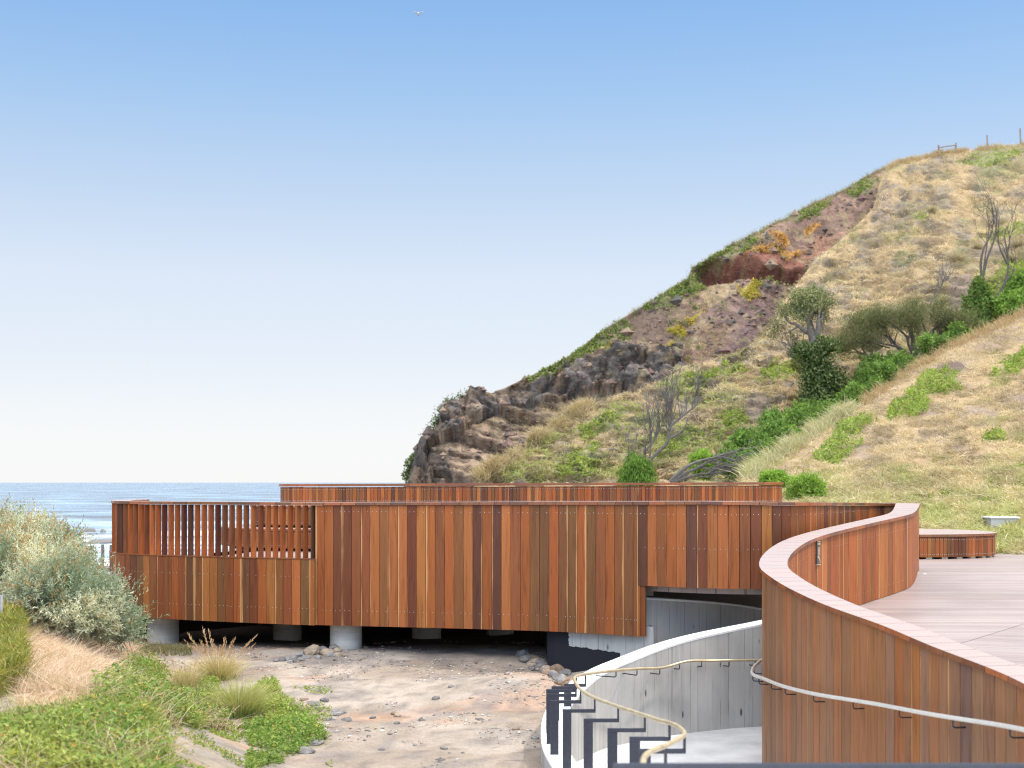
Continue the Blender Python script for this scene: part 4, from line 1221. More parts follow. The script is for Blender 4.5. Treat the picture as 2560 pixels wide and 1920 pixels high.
# ---- tussocks
def tussock(u, v, n, h, spread, p0, p1, label, seeds=0):
    Xc, Yc = ground_at(u, v); zc = float(GZ(Xc, Yc))
    root = empty('grass_tussock', (Xc, Yc, zc), label, 'grass', 'grass tussocks beside the sandy path')
    b = Leaves()
    a = rng.uniform(0, 6.28, n); rr = np.abs(rng.normal(0, spread * .22, n))
    P = np.stack([Xc + rr * np.cos(a), Yc + rr * np.sin(a), np.full(n, zc)], 1)
    lean = rng.random(n) ** .8 * spread / h
    D = np.stack([np.cos(a) * lean * .7, np.sin(a) * lean * .7, np.ones(n)], 1)
    bend = np.stack([np.cos(a) * lean * .6, np.sin(a) * lean * .6, -.35 * lean], 1)
    b.blade(P, D, h * rng.uniform(.45, 1.0, n), .009, bend, pick(p0, n), pick(p1, n), 4)
    b.build('blades', M_blade, root)
    if seeds:
        s_ = Leaves()
        a = rng.uniform(0, 6.28, seeds); lean = rng.uniform(.1, .75, seeds)
        P = np.tile([[Xc, Yc, zc]], (seeds, 1)) + np.column_stack([.05 * np.cos(a), .05 * np.sin(a), 0 * a])
        D = np.stack([np.cos(a) * lean, np.sin(a) * lean, np.ones(seeds)], 1); D /= np.linalg.norm(D, axis=1)[:, None]
        ln = rng.uniform(.50, .72, seeds)
        cs = np.tile([[.50, .34, .20]], (seeds, 1))
        bd = np.stack([np.cos(a) * .12, np.sin(a) * .12, -.05 + 0 * a], 1)
        s_.blade(P, D, ln, .006, bd, cs, cs, 4)
        for j in range(14):
            tt = .66 + .34 * j / 14
            Q = P + D * ln[:, None] * tt + bd * ln[:, None] * tt * tt
            s_.leaf(Q, D + .35 * rng.normal(size=(seeds, 3)), rdir(seeds), .05, .014, pick([(.55, .38, .22), (.48, .31, .18)], seeds))
        s_.build('seed_heads', M_blade, root)
    return root
tussock(545, 1700, 700, .50, .50, [(.30, .32, .10), (.36, .34, .12)], [(.70, .54, .31), (.60, .50, .24), (.76, .60, .38)], 'tallest tussock with feathery seed heads, rearmost of three beside the path', 26)
tussock(462, 1738, 420, .46, .26, [(.34, .32, .12)], [(.72, .56, .34), (.62, .46, .28), (.50, .40, .18)], 'narrow straw-coloured tussock, left of the three beside the path', 5)
tussock(598, 1795, 1100, .56, .46, [(.17, .22, .055), (.21, .26, .065)], [(.52, .50, .19), (.60, .52, .25), (.42, .44, .13)], 'round green tussock in front of the tall seeded one')

# ---- saltbushes
def saltbush(lobes, nspr, label, tip=.1):
    c0 = at(lobes[0][0], lobes[0][1], lobes[0][2])
    root = empty('saltbush', (c0[0], c0[1], float(GZ(c0[0], c0[1]))), label, 'bush', 'silvery saltbushes on the mound')
    b = Leaves(); stm = MB()
    wts = np.array([l[3] * l[4] for l in lobes], float); wts /= wts.sum()
    for l, wt in zip(lobes, wts):
        n = int(nspr * wt); c = at(l[0], l[1], l[2]); k = l[2] / F
        rad = np.array([l[3] * k, l[5], l[4] * k])
        d = rdir(n, .25)
        bump = .55 + .95 * fbm(d[:, 0] * 3.2 + l[0], d[:, 1] * 3.2, d[:, 2] * 3.2, 3, 9)
        O = c + d * rad * (bump * rng.uniform(.55, 1.0, n) ** .6)[:, None]
        ok = O[:, 2] > GZ(O[:, 0], O[:, 1]) - .05
        O, d = O[ok], d[ok]; n = len(O)
        ax = d * .6 + rdir(n) * .5 + UPV * .65; ax /= np.linalg.norm(ax, axis=1)[:, None]
        ln = rng.uniform(.14, .30, n); ln = ln * np.where(rng.random(n) < .10, 1.8, 1.0)
        tone = fbm(O[:, 0] * 2.2, O[:, 1] * 2.2, O[:, 2] * 2.2, 3, 14)
        base = np.array([.35, .385, .285]) + (np.array([.64, .63, .46]) - np.array([.35, .385, .285])) * smooth(.35, .7, tone)[:, None]
        base = base * np.array([[1, 1, 1]]) + (np.array([.14, .21, .10]) - base) * (smooth(.46, .34, tone) * .55)[:, None]
        orange = (rng.random(n) < tip)
        for j in range(15):
            f = j / 14
            P = O + ax * (ln * f)[:, None]
            D = ax * (.5 + .4 * f) + rdir(n) * .9
            col = base * rng.uniform(.8, 1.25, (n, 1))
            if f > .55:
                col[orange] = pick([(.50, .30, .12), (.46, .36, .16), (.42, .24, .11)], orange.sum())
            b.leaf(P, D, rdir(n), rng.uniform(.035, .068, n), rng.uniform(.012, .018, n), col)
        for q_, a_, l_ in list(zip(O, ax, ln))[::9]:
            stm.tube([q_ - a_ * .25, q_ + a_ * l_ * .9], [.004, .002], 4, cap=False)
    b.build('foliage', M_leaf, root); stm.build('stems', M_grey, root)
saltbush([(-70, 1385, 17.2, 130, 98, 1.0), (60, 1392, 17.0, 82, 72, .9), (20, 1450, 16.2, 125, 80, .8), (140, 1395, 17.0, 40, 54, .7)], 5600, 'tall silvery saltbush with orange tips at the left edge, sea behind it', .22)
saltbush([(150, 1458, 16.4, 66, 58, .8), (125, 1500, 15.6, 90, 56, .6), (195, 1496, 16.2, 46, 48, .6), (90, 1480, 16.0, 60, 60, .5)], 4400, 'broad grey-green saltbush in the middle, between dry grass and the slatted balustrade', .10)
saltbush([(245, 1535, 15.9, 40, 48, .5), (296, 1578, 15.9, 34, 28, .4), (215, 1545, 15.5, 58, 42, .5), (268, 1508, 16.0, 12, 26, .2)], 2800, 'low silvery saltbush at the right, its sprays overlapping the lower timber boards', .03)
# ================================================================== hills
def lin(pts): 
    a = np.array(pts, float); return lambda u: np.interp(u, a[:, 0], a[:, 1])
class Hill:
    """a real slope: crest and foot lines with their own distances, planar in between, roughened, falling away behind the crest"""
    def __init__(s, u0, u1, du, vtop, Ytop, vbot, Ybot, nr, disp, back, crest_rough=1.5):
        s.u = np.arange(u0, u1 + .1, du); s.vt = vtop(s.u) + crest_rough * 2 * (fbm(s.u * .05, 0 * s.u, 0, 4, 77) - .5); s.vb = vbot(s.u)
        it, ib = 1 / Ytop(s.u), 1 / Ybot(s.u)
        s.v0 = s.vt.min(); q = np.linspace(0, 1, nr)[:, None]
        vv = np.maximum(s.vt, s.v0 + (s.vb - s.v0) * q)         # level rows, cut off along the crest
        t = (vv - s.vt) / (s.vb - s.vt)
        s.Y0 = 1 / (it + (ib - it) * t)
        uu = np.broadcast_to(s.u, vv.shape)
        X = (uu - 1280) / F * s.Y0; Z = EYE - (vv - HZ) / F * s.Y0
        s.uu, s.vv = uu, vv
        d = disp(uu, vv, X, s.Y0, Z)
        fade = smooth(0, .03, t) * .8 + .2
        d = d * fade
        s.X = X; s.Y = s.Y0 - .72 * d; s.Z = Z + .5 * d * smooth(0, .06, t)
        s.G = np.stack([s.X, s.Y, s.Z], -1)
        rows = [s.G]
        top = s.G[0]
        bk = []
        for dy, dz in back:
            b = top.copy(); b[:, 1] += dy; b[:, 2] += dz; b[:, 0] += (b[:, 0]) * dy / top[:, 1] * .6; bk.append(b)
        s.nb = len(back)
        s.all = np.concatenate([np.array(bk[::-1]).reshape(s.nb, len(s.u), 3), s.G], 0)
    def mesh(s, name, col, mat):
        nr, nc = s.all.shape[:2]
        i, j = np.meshgrid(np.arange(nr - 1), np.arange(nc - 1), indexing='ij')
        q = np.stack([i * nc + j, (i + 1) * nc + j, (i + 1) * nc + j + 1, i * nc + j + 1], -1).reshape(-1, 4)
        c = np.concatenate([np.repeat(col[:1], s.nb, 0), col] + ([np.repeat(col[-1:], s.nf, 0)] if getattr(s, 'nf', 0) else []), 0).reshape(-1, 3)
        o = mesh_np(name, s.all.reshape(-1, 3), [q], mat, None, True, {'col': ('FLOAT_COLOR', np.column_stack([c, np.ones(len(c))]))})
        return tag(o, kind='structure')
    def sample(s, u, v):
        """world points at (u, v) on the slope, with a mask of those that lie on it"""
        vt, vb = np.interp(u, s.u, s.vt), np.interp(u, s.u, s.vb)
        nr, nc = s.G.shape[:2]
        fi = np.clip((v - s.v0) / (vb - s.v0), 0, 1) * (nr - 1); fj = np.clip((u - s.u[0]) / (s.u[1] - s.u[0]), 0, nc - 1.001)
        i = np.minimum(fi.astype(int), nr - 2); j = np.minimum(fj.astype(int), nc - 2); a = (fi - i)[:, None]; b = (fj - j)[:, None]
        P = (s.G[i, j] * (1 - a) * (1 - b) + s.G[i + 1, j] * a * (1 - b) + s.G[i, j + 1] * (1 - a) * b + s.G[i + 1, j + 1] * a * b)
        return P, (v > vt) & (v < vb) & (u > s.u[0]) & (u < s.u[-1])
def paint(c, uu, vv, poly, col, k, jx=0.0, jy=0.0):
    m = inpoly(uu + jx, vv + jy, poly); c[m] = c[m] * (1 - k) + np.array(col) * k
    return m
ST = np.array([.40, .29, .155]); STB = np.array([.30, .215, .12]); GRN = np.array([.13, .20, .04]); SOIL = np.array([.17, .115, .085])

# ---------- headland with the eroded gully (far)
crest = [(1008, 1215), (1019, 1204), (1030, 1160), (1041, 1128), (1069, 1097), (1098, 1066), (1104, 1030), (1152, 1002), (1209, 988), (1259, 972), (1304, 951), (1392, 907), (1449, 872), (1475, 850), (1500, 830),
         (1554, 798), (1655, 736), (1720, 697), (1731, 668), (1807, 624), (1883, 584), (1970, 541), (2035, 507), (2115, 472), (2162, 442), (2241, 404), (2300, 394), (2400, 385)]
ROCKP = [(1019, 1210), (1041, 1128), (1079, 1090), (1104, 1025), (1160, 1000), (1323, 958), (1425, 925), (1540, 892), (1601, 876), (1705, 880), (1700, 960), (1655, 990), (1538, 985), (1421, 995), (1408, 1000), (1300, 1040), (1237, 1046), (1195, 1070), (1158, 1100), (1090, 1110), (1060, 1150), (1080, 1210)]
STRATA = [(1060, 1215), (1075, 1120), (1160, 1095), (1240, 1045), (1410, 1000), (1480, 1010), (1400, 1050), (1380, 1080), (1290, 1150), (1190, 1215)]
def ridged(x, y, z, seed, octv=4): return 1 - np.abs(2 * fbm(x, y, z, octv, seed) - 1)
def disp1(uu, vv, X, Y, Z):
    rock = smooth(.2, .8, fbm(uu * .02, vv * .02, 0, 3, 41) * .5 + .55 * inpoly(uu + 25 * (fbm(uu * .02, vv * .03, 0, 3, 42) - .5), vv + 30 * (fbm(uu * .02, vv * .03, 0, 3, 43) - .5), ROCKP))
    strata = inpoly(uu, vv, STRATA) * 1.0
    d = 1.1 * (fbm(X * .12, Z * .12, Y * .05, 4, 44) - .5) * 2
    wx = X + 1.2 * (fbm(X * .3, Z * .3, 0, 3, 71) - .5); wz = Z + 1.2 * (fbm(X * .3, Z * .3, 0, 3, 72) - .5)
    a1, b1, c1 = worley(wx * .30, wz * .38, 5); a2, b2, c2 = worley(wx * .85, wz * 1.0, 6)
    pch = smooth(.45, .60, fbm(X * .16, Z * .2, 0, 3, 73))
    d = d + rock * (pch * (.9 * smooth(0, .30, b1 - a1) - .4 + 1.3 * (c1 - .5)) + .30 * smooth(0, .3, b2 - a2) + .45 * (c2 - .5) + 1.7 * (ridged(X * .22, Z * .28, 0, 45, 3) - .6) + .6 * (ridged(X * .8, Z * 1.0, 0, 46, 2) - .6))
    d = d + .28 * (ridged(X * 1.3, Z * 1.3, 0, 56, 3) - .6) * (1 - rock)
    zz = Z + .25 * X + 2.2 * (fbm(X * .15, Z * .15, 0, 3, 47) - .5)
    ph = zz * .34 + .5 * (fbm(X * .12, Z * .1, 0, 3, 48) - .5); saw = ph - np.floor(ph)
    ph2 = zz * .95 + .9 * (fbm(X * .25, Z * .2, 0, 3, 49) - .5); saw2 = ph2 - np.floor(ph2)
    led1 = smooth(0, .22, saw) * (1 - .55 * saw); led2 = smooth(0, .25, saw2) * (1 - .5 * saw2)
    rk_all = np.maximum(strata, rock * .55)
    d = d + rk_all * (1.9 * (led1 - .5) * (.5 + fbm(X * .2, Z * .2, 0, 2, 54)) + .65 * (led2 - .5) + 1.5 * (ridged(X * .13, Z * .2, 0, 57, 2) - .6) + .35 * (ridged(X * .9, Z * 1.2, 0, 58, 2) - .6))
    # gullies running downhill in the scree, ledge of the red cliff
    scree = smooth(1500, 1650, uu) * (1 - rock)
    d = d + scree * (.9 * (fbm((X - .45 * Z) * .45, Z * .05, 0, 4, 50) - .5) * 2 + .5 * (fbm(X * .9, Z * .9, 0, 3, 51) - .5))
    led = smooth(0, 22, vv - (652 + 12 * np.sin(uu * .02) + 16 * (fbm(uu * .03, 0 * uu, 0, 3, 52) - .5))) * smooth(60, 22, vv - 652) * smooth(1720, 1770, uu) * smooth(2040, 2000, uu)
    d = d - 2.4 * led * smooth(-.2, .5, ridged(X * .8, Z * .4, 0, 59, 3)) * (.6 + .9 * ridged(X * .35, Z * .2, 0, 53))
    return d
H1 = Hill(1008, 2400, 3.0, lin(crest), lin([(1008, 100), (1300, 100), (1700, 101), (1900, 104), (2100, 109), (2241, 112.5), (2400, 113)]), lin([(1008, 1226), (2400, 1226)]), lin([(1008, 93), (1400, 92), (1700, 88), (1950, 84), (2200, 80), (2400, 80)]), 340, disp1,
          [(3, .15), (9, -1.2), (25, -8), (60, -25)], 2.5)
fr_ = []
for dy, zz_ in ((-.6, -1.5), (-1.5, -7.)):
    b_ = H1.all[-1].copy(); b_[:, 1] += dy; b_[:, 2] = zz_; fr_.append(b_)
H1.nf = 2; H1.all = np.concatenate([H1.all, np.array(fr_)], 0)
uu, vv = H1.uu, H1.vv
j1 = 30 * (fbm(uu * .025, vv * .025, 0, 4, 61) - .5); j2 = 30 * (fbm(uu * .025, vv * .025, 0, 4, 62) - .5)
nz = fbm(uu * .03, vv * .03, 0, 5, 63)[..., None]
c = np.array([.165, .105, .08]) + (np.array([.255, .175, .125]) - np.array([.165, .105, .08])) * smooth(.4, .65, nz)
c = c + (np.array([.20, .20, .10]) - c) * smooth(.55, .72, fbm(uu * .02 + 9, vv * .04, 0, 4, 64)[..., None]) * .45
SCR = [[(1900, 590), (1990, 545), (2093, 490), (2195, 470), (2196, 545), (2120, 592), (2015, 650), (1985, 625), (1930, 600)],
       [(1876, 682), (1980, 672), (1945, 718), (1927, 747), (1945, 762), (1898, 840), (1862, 875), (1800, 880), (1843, 816), (1753, 809), (1775, 762), (1843, 733)],
       [(1605, 772), (1652, 755), (1675, 852), (1608, 865), (1565, 834)]]
for k_, p in enumerate(SCR): paint(c, uu, vv, p, [(.185, .112, .090), (.165, .105, .092), (.180, .115, .092)][k_], .75, j1, j2)
paint(c, uu, vv, [(1905, 760), (1960, 690), (1945, 770), (1898, 845), (1845, 885), (1825, 870)], (.115, .075, .078), .7, j1 * .8, j2 * .8)
paint(c, uu, vv, STRATA, (.190, .135, .092), .8, j1 * .6, j2 * .6)
paint(c, uu, vv, ROCKP, (.175, .13, .095), .8, j1, j2)
gk = inpoly(uu + j1, vv + j2, ROCKP) & (worley(H1.X * .26, H1.Z * .34, 8)[2] + .5 * (fbm(uu * .03, vv * .04, 0, 3, 70) - .5) > .45); c[gk] = c[gk] * .25 + np.array([.090, .082, .078]) * .75
fr2 = fbm(uu * .06, vv * .10, 0, 5, 67)[..., None]
inR = (inpoly(uu + j1, vv + j2, ROCKP) | inpoly(uu + j1, vv + j2, STRATA))[..., None]
c = np.where(inR, c * (.62 + .85 * smooth(.3, .7, fr2)), c)
paint(c, uu, vv, [(1005, 1215), (1041, 1120), (1075, 1135), (1110, 1160), (1130, 1215)], (.075, .06, .05), .85, j1 * .5, j2 * .5)
rk = inpoly(uu + j1, vv + j2, ROCKP)
crk = ridged(H1.X * .22, H1.Z * .30, 0, 45)[..., None]
c = np.where(rk[..., None], c * (.75 + .6 * smooth(.3, .8, fbm(uu * .05, vv * .06, 0, 4, 65)[..., None])), c)
m_ = rk & (fbm(uu * .03 + 4, vv * .035, 0, 4, 66) > .56); c[m_] = c[m_] * .35 + np.array([.215, .145, .09]) * .65
paint(c, uu, vv, [(1746, 682), (1768, 660), (1843, 641), (2006, 634), (2024, 638), (2013, 668), (1970, 684), (1862, 692), (1775, 712), (1740, 715)], (.235, .10, .068), .9, j1 * .25, j2 * .25)
paint(c, uu, vv, [(1746, 690), (1862, 672), (1990, 655), (2010, 668), (1970, 684), (1862, 692), (1775, 705)], (.14, .065, .05), .5, j1 * .6, j2 * .6)
paint(c, uu, vv, [(1990, 640), (2040, 590), (2120, 582), (2060, 630), (2010, 655)], (.30, .16, .10), .6, j1 * .4, j2 * .4)
for p in ([(1912, 606), (1952, 588), (1977, 599), (1970, 613)], [(2006, 577), (2039, 563), (2046, 570), (2017, 595)], [(1847, 646), (1883, 628), (1999, 619), (2003, 631), (1862, 642)]):
    paint(c, uu, vv, p, (.42, .22, .06), .8, j1 * .3, j2 * .3)
YEL = ([(1847, 736), (1883, 707), (1909, 707), (1891, 736), (1858, 751)], [(1703, 809), (1731, 791), (1760, 780), (1731, 809)], [(1666, 827), (1695, 812), (1728, 830), (1703, 843)], [(1634, 874), (1659, 859), (1695, 870), (1674, 885)], [(1495, 905), (1530, 893), (1520, 905)])
for p in YEL: paint(c, uu, vv, p, (.38, .33, .07), .75, j1 * .3, j2 * .3)
GRP = ([(1721, 697), (1731, 665), (1807, 620), (1883, 580), (1890, 612), (1843, 639), (1768, 657), (1739, 692)], [(1600, 772), (1721, 690), (1750, 700), (1746, 722), (1703, 747), (1652, 775)], [(1490, 840), (1554, 790), (1585, 812), (1572, 841), (1500, 878)],
       [(1296, 958), (1392, 900), (1449, 868), (1490, 838), (1518, 855), (1448, 900), (1396, 939), (1348, 950)], [(2110, 480), (2165, 440), (2200, 450), (2150, 500)], [(1970, 560), (2030, 515), (2075, 495), (2040, 540)])
for p in GRP: paint(c, uu, vv, p, (.15, .17, .065), .55, j1, j2)
sp_ = smooth(.60, .70, fbm(uu * .045, vv * .07, 0, 4, 68))[..., None] * (uu > 1500)[..., None]; c = c + (np.array([.27, .22, .12]) - c) * sp_ * .5
dk = smooth(.62, .72, fbm(uu * .09, vv * .12, 0, 4, 69))[..., None]; c = c * (1 - .4 * dk)
paint(c, uu, vv, [(1750, 722), (1840, 700), (1850, 735), (1770, 770)], (.33, .25, .15), .7, j1 * .4, j2 * .4)
paint(c, uu, vv, [(1440, 1000), (1540, 985), (1700, 960), (1860, 880), (1890, 900), (1700, 1010), (1500, 1060)], (.26, .19, .13), .6, j1, j2)
M_hill = mat_vcol('eroded_slope', nscale=.55, namt=.30, bump=.9, bdist=.6, fine=2.6)
H1.mesh('headland', c, M_hill)

# ---------- grassy slope (middle)
top2 = [(1185, 1213), (1202, 1204), (1294, 1144), (1389, 1071), (1405, 1053), (1475, 1021), (1532, 1002), (1600, 985), (1700, 935), (1850, 882), (1921, 836), (1967, 744), (2037, 650), (2120, 585), (2183, 520), (2197, 463), (2215, 420), (2241, 404), (2293, 395), (2348, 381), (2400, 376), (2467, 367), (2560, 358), (2760, 340)]
def terr2(u, v):                                 # small grazing terraces following the contour
    w_ = 26 * (fbm(u * .012, v * .02, 0, 3, 85) - .5)
    return ridged(u * .012, (v + w_) * .075, 0, 86, 3)
def disp2(uu, vv, X, Y, Z):
    s_ = 1.5 * (fbm(X * .1, Z * .13, Y * .04, 4, 81) - .5) * 2
    terr = ridged(Z * .55 + .06 * X + .8 * (fbm(X * .2, Z * .2, 0, 2, 82) - .5), X * .10, 0, 83, 3)
    return s_ * .8 + .35 * (terr - .5) + 1.5 * (terr2(uu, vv) - .55) + .5 * (fbm(X * .9, Z * 1.1, 0, 3, 84) - .5)
H2 = Hill(1185, 2760, 3.5, lin(top2), lambda u: 1 / (1 / 60. - (1228 - lin(top2)(u)) * 9.2e-6),
          lin([(1185, 1228), (2760, 1228)]), lin([(1185, 60), (2760, 60)]), 330, disp2, [(2, -.5), (6, -4), (16, -14), (40, -40)], 3.0)
fr_ = []
for yk, zk in ((56, .75), (48, .4), (38, -.2), (30, -1.2)):
    b_ = H2.all[-1].copy(); b_[:, 0] *= yk / b_[:, 1]; b_[:, 1] = yk; b_[:, 2] = zk; fr_.append(b_)
H2.nf = len(fr_); H2.all = np.concatenate([H2.all, np.array(fr_)], 0)
uu, vv = H2.uu, H2.vv
j1 = 36 * (fbm(uu * .025, vv * .03, 0, 4, 91) - .5); j2 = 30 * (fbm(uu * .025, vv * .03, 0, 4, 92) - .5)
nz = fbm(uu * .02, vv * .045, 0, 5, 93)[..., None]
c = STB + (np.array([.20, .16, .115]) - STB) * smooth(.45, .62, nz)
c = c + (np.array([.17, .175, .07]) - c) * smooth(.52, .68, fbm(uu * .015 + 7, vv * .03, 0, 4, 94)[..., None]) * .6
G2 = [[(1631, 1160), (1711, 1095), (1745, 1098), (1690, 1146), (1635, 1174)], [(1768, 1108), (1806, 1058), (1866, 1052), (1856, 1088), (1787, 1124)], [(1883, 978), (1916, 935), (2006, 900), (2012, 921), (1905, 982)], [(1380, 1190), (1440, 1160), (1500, 1170), (1480, 1206), (1390, 1206)],
      [(1420, 1160), (1480, 1120), (1500, 1130), (1450, 1165)], [(1440, 1100), (1530, 1050), (1560, 1060), (1480, 1110)], [(1640, 985), (1760, 960), (1840, 930), (1860, 950), (1700, 1010)], [(2390, 400), (2540, 375), (2560, 385), (2440, 425)], [(2480, 590), (2560, 560), (2560, 600), (2500, 610)], [(2270, 560), (2300, 550), (2310, 575)], [(2440, 620), (2480, 600), (2500, 620)],
      [(2420, 760), (2520, 660), (2570, 650), (2620, 700), (2560, 790), (2430, 830)]]
for p in G2: paint(c, uu, vv, p, (.19, .21, .07), .5, j1 * .4, j2 * .4)
for p in ([(1850, 1030), (1905, 1000), (1930, 1060), (1860, 1110), (1840, 1090)], [(1405, 1195), (1450, 1170), (1465, 1178), (1420, 1206)], [(1690, 1090), (1720, 1060), (1750, 1062), (1715, 1098)], [(2180, 560), (2210, 470), (2230, 480), (2215, 570)], [(2360, 720), (2420, 700), (2430, 770), (2380, 800)]):
    paint(c, uu, vv, p, (.20, .15, .115), .8, j1 * .4, j2 * .4)
tt_ = smooth(.62, .30, terr2(uu, vv))[..., None]; c = c + (np.array([.105, .082, .066]) - c) * tt_ * np.where((vv > 930) & (uu < 1900), .45, .75)[..., None]  # terrace troughs painted darker: bare soil plus shadow beneath tufts
COL2 = c
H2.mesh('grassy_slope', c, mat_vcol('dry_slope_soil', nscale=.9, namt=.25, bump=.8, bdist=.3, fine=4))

# ---------- near slope behind the deck (right)
top3 = [(1840, 1226), (1860, 1195), (1968, 1124), (2113, 1033), (2185, 993), (2258, 939), (2384, 863), (2560, 779), (2760, 690)]
bot3 = [(1840, 1262), (2060, 1264), (2200, 1310), (2300, 1347), (2500, 1390), (2560, 1395), (2760, 1412)]
def disp3(uu, vv, X, Y, Z):
    return .45 * (fbm(X * .25, Z * .3, Y * .1, 4, 101) - .5) * 2 + .22 * (ridged(Z * 1.2 + .2 * X, X * .2, 0, 102, 3) - .5) + .25 * (fbm(X * 1.2, Y * 1.2, 0, 3, 103) - .5)
H3h = Hill(1840, 2760, 3.5, lin(top3), lin([(1840, 36), (1860, 40), (2000, 44), (2258, 50), (2560, 58), (2760, 62)]), lin(bot3), lin([(1840, 30), (2060, 29.5), (2200, 27.8), (2300, 26.8), (2500, 24.95), (2560, 24.6), (2760, 23.6)]), 230, disp3,
           [(1, -.3), (3, -1.6), (8, -5), (16, -10)], 4)
H3h.all = np.concatenate([H3h.all, H3h.all[-1:] - np.array([0, .05, 3.0])], 0)
H3h.G2 = H3h.G
uu, vv = H3h.uu, H3h.vv
j1 = 40 * (fbm(uu * .02, vv * .03, 0, 4, 111) - .5); j2 = 34 * (fbm(uu * .02, vv * .03, 0, 4, 112) - .5)
nz = fbm(uu * .015, vv * .03, 0, 5, 113)[..., None]
c = STB * 1.05 + (np.array([.22, .165, .12]) - STB) * smooth(.47, .62, nz)
G3 = [[(2030, 1155), (2095, 1069), (2160, 1042), (2175, 1055), (2135, 1094), (2062, 1160)], [(2207, 1050), (2268, 986), (2312, 940), (2395, 938), (2380, 972), (2315, 1000), (2308, 1036), (2221, 1062)], [(2465, 948), (2518, 893), (2570, 868), (2640, 900), (2560, 928), (2496, 942)], [(2446, 1118), (2496, 1078), (2495, 1116)],
      [(2060, 1160), (2130, 1110), (2160, 1110), (2090, 1165)], [(2250, 1250), (2420, 1230), (2500, 1180), (2600, 1150), (2600, 1280), (2330, 1290)]]
for k_, p in enumerate(G3): paint(c, uu, vv, p, (.19, .21, .065) if k_ < 5 else (.24, .25, .09), .5, j1 * .4, j2 * .4)
for p in ([(2330, 925), (2400, 905), (2420, 925), (2360, 945)], [(2055, 1215), (2110, 1200), (2090, 1240), (2060, 1245)], [(2140, 1180), (2175, 1168), (2170, 1182)], [(2345, 1100), (2380, 1090), (2375, 1108)], [(2180, 1035), (2220, 1030), (2190, 1050)]):
    paint(c, uu, vv, p, (.10, .07, .055), .85, j1 * .3, j2 * .3)
COL3 = c
nrow = H3h.all.shape[0]
cc = np.concatenate([c, c[-1:]], 0)
nr, nc = H3h.all.shape[:2]
i, j = np.meshgrid(np.arange(nr - 1), np.arange(nc - 1), indexing='ij')
q = np.stack([i * nc + j, (i + 1) * nc + j, (i + 1) * nc + j + 1, i * nc + j + 1], -1).reshape(-1, 4)
call = np.concatenate([np.repeat(cc[:1], H3h.nb, 0), cc], 0).reshape(-1, 3)
o = mesh_np('near_slope', H3h.all.reshape(-1, 3), [q], mat_vcol('near_slope_soil', nscale=1.6, namt=.25, bump=.7, bdist=.12, fine=9), None, True, {'col': ('FLOAT_COLOR', np.column_stack([call, np.ones(len(call))]))})
tag(o, kind='structure')

# ================================================================== hill vegetation
def hill_grass(H, n, hsc, u0, u1, v0, v1, polysG, seed, extra=None, blades=7, limit=None, bright=1.0, bare=None):
    u = rng.uniform(u0, u1, n); v = rng.uniform(v0, v1, n)
    P, ok = H.sample(u, v)
    if limit is not None: ok &= v < limit(u)
    tone = fbm(u * .02, v * .045, 0, 4, seed); t2 = fbm(u * .06, v * .1, 0, 3, seed + 1)
    ok &= (fbm(u * .035, v * .075, 0, 4, seed + 2) > .41)
    jx = 30 * (fbm(u * .025, v * .03, 0, 4, seed + 3) - .5)
    if H is H2: ok &= terr2(u, v) + .22 * (rng.random(n) - .5) > np.where((v > 930) & (u < 1900), .36, .46)
    if bare is not None:
        for p in bare: ok &= ~inpoly(u + jx * .4, v, p)
    g = np.zeros(n, bool)
    for p in polysG: g |= inpoly(u + jx * .5, v + jx * .4, p)
    P, u, v, tone, t2, g = P[ok], u[ok], v[ok], tone[ok], t2[ok], g[ok]
    n = len(P)
    h = hsc * rng.uniform(.55, 1.25, n) * (.6 + .9 * t2) * np.where(g, .6, 1.0)
    a = np.array([.25, .195, .125]); b = np.array([.66, .53, .34]); gr = np.array([.30, .31, .115]); gn = np.array([.25, .31, .075])
    k = smooth(.3, .7, tone)[:, None]
    c1 = a + (b - a) * (.35 + .65 * k)
    k2 = smooth(.52, .70, fbm(u * .012 + 3, v * .02, 0, 4, seed + 5))[:, None]
    c1 = c1 + (gr - c1) * k2 * .7
    if H is H2:
        k3 = (smooth(900, 1010, v) * smooth(1950, 1750, u) * smooth(.40, .60, fbm(u * .018 + 11, v * .03, 0, 4, seed + 7)))[:, None]
        c1 = c1 + (np.array([.36, .42, .12]) - c1) * k3 * .75
    if extra is not None: c1 = extra(c1, u, v)
    c1 = np.where(g[:, None], gn * (.75 + .5 * t2[:, None]), c1) * rng.uniform(.8, 1.2, (n, 1)) * bright
    L_ = Leaves()
    for _ in range(blades):
        D = rdir(n, .9); D[:, 1] -= .1
        bend = .35 * rng.normal(size=(n, 3)); bend[:, 2] = -.25
        off = rng.normal(size=(n, 3)) * (h * .28)[:, None]; off[:, 2] *= .25
        wd = h * np.where(g, .26, .10)
        L_.blade(P + off - UPV * .02, D, h * rng.uniform(.6, 1.1, n), wd, bend, c1 * .8, c1 * rng.uniform(.95, 1.25, (n, 1)), 2)
    return L_
ridge3 = lambda u: np.interp(u, [a for a, b in top3], [b for a, b in top3]) + 25
BARE2 = ([(1850, 1030), (1905, 1000), (1930, 1060), (1860, 1110), (1840, 1090)], [(2360, 720), (2420, 700), (2430, 770), (2380, 800)])
g2 = hill_grass(H2, 95000, .36, 1190, 2740, 340, 1215, G2, 121, limit=lambda u: np.where(u < 1860, 1300, ridge3(u)), blades=5, bare=BARE2)
tag(g2.build('hill_grass', M_blade), kind='stuff')
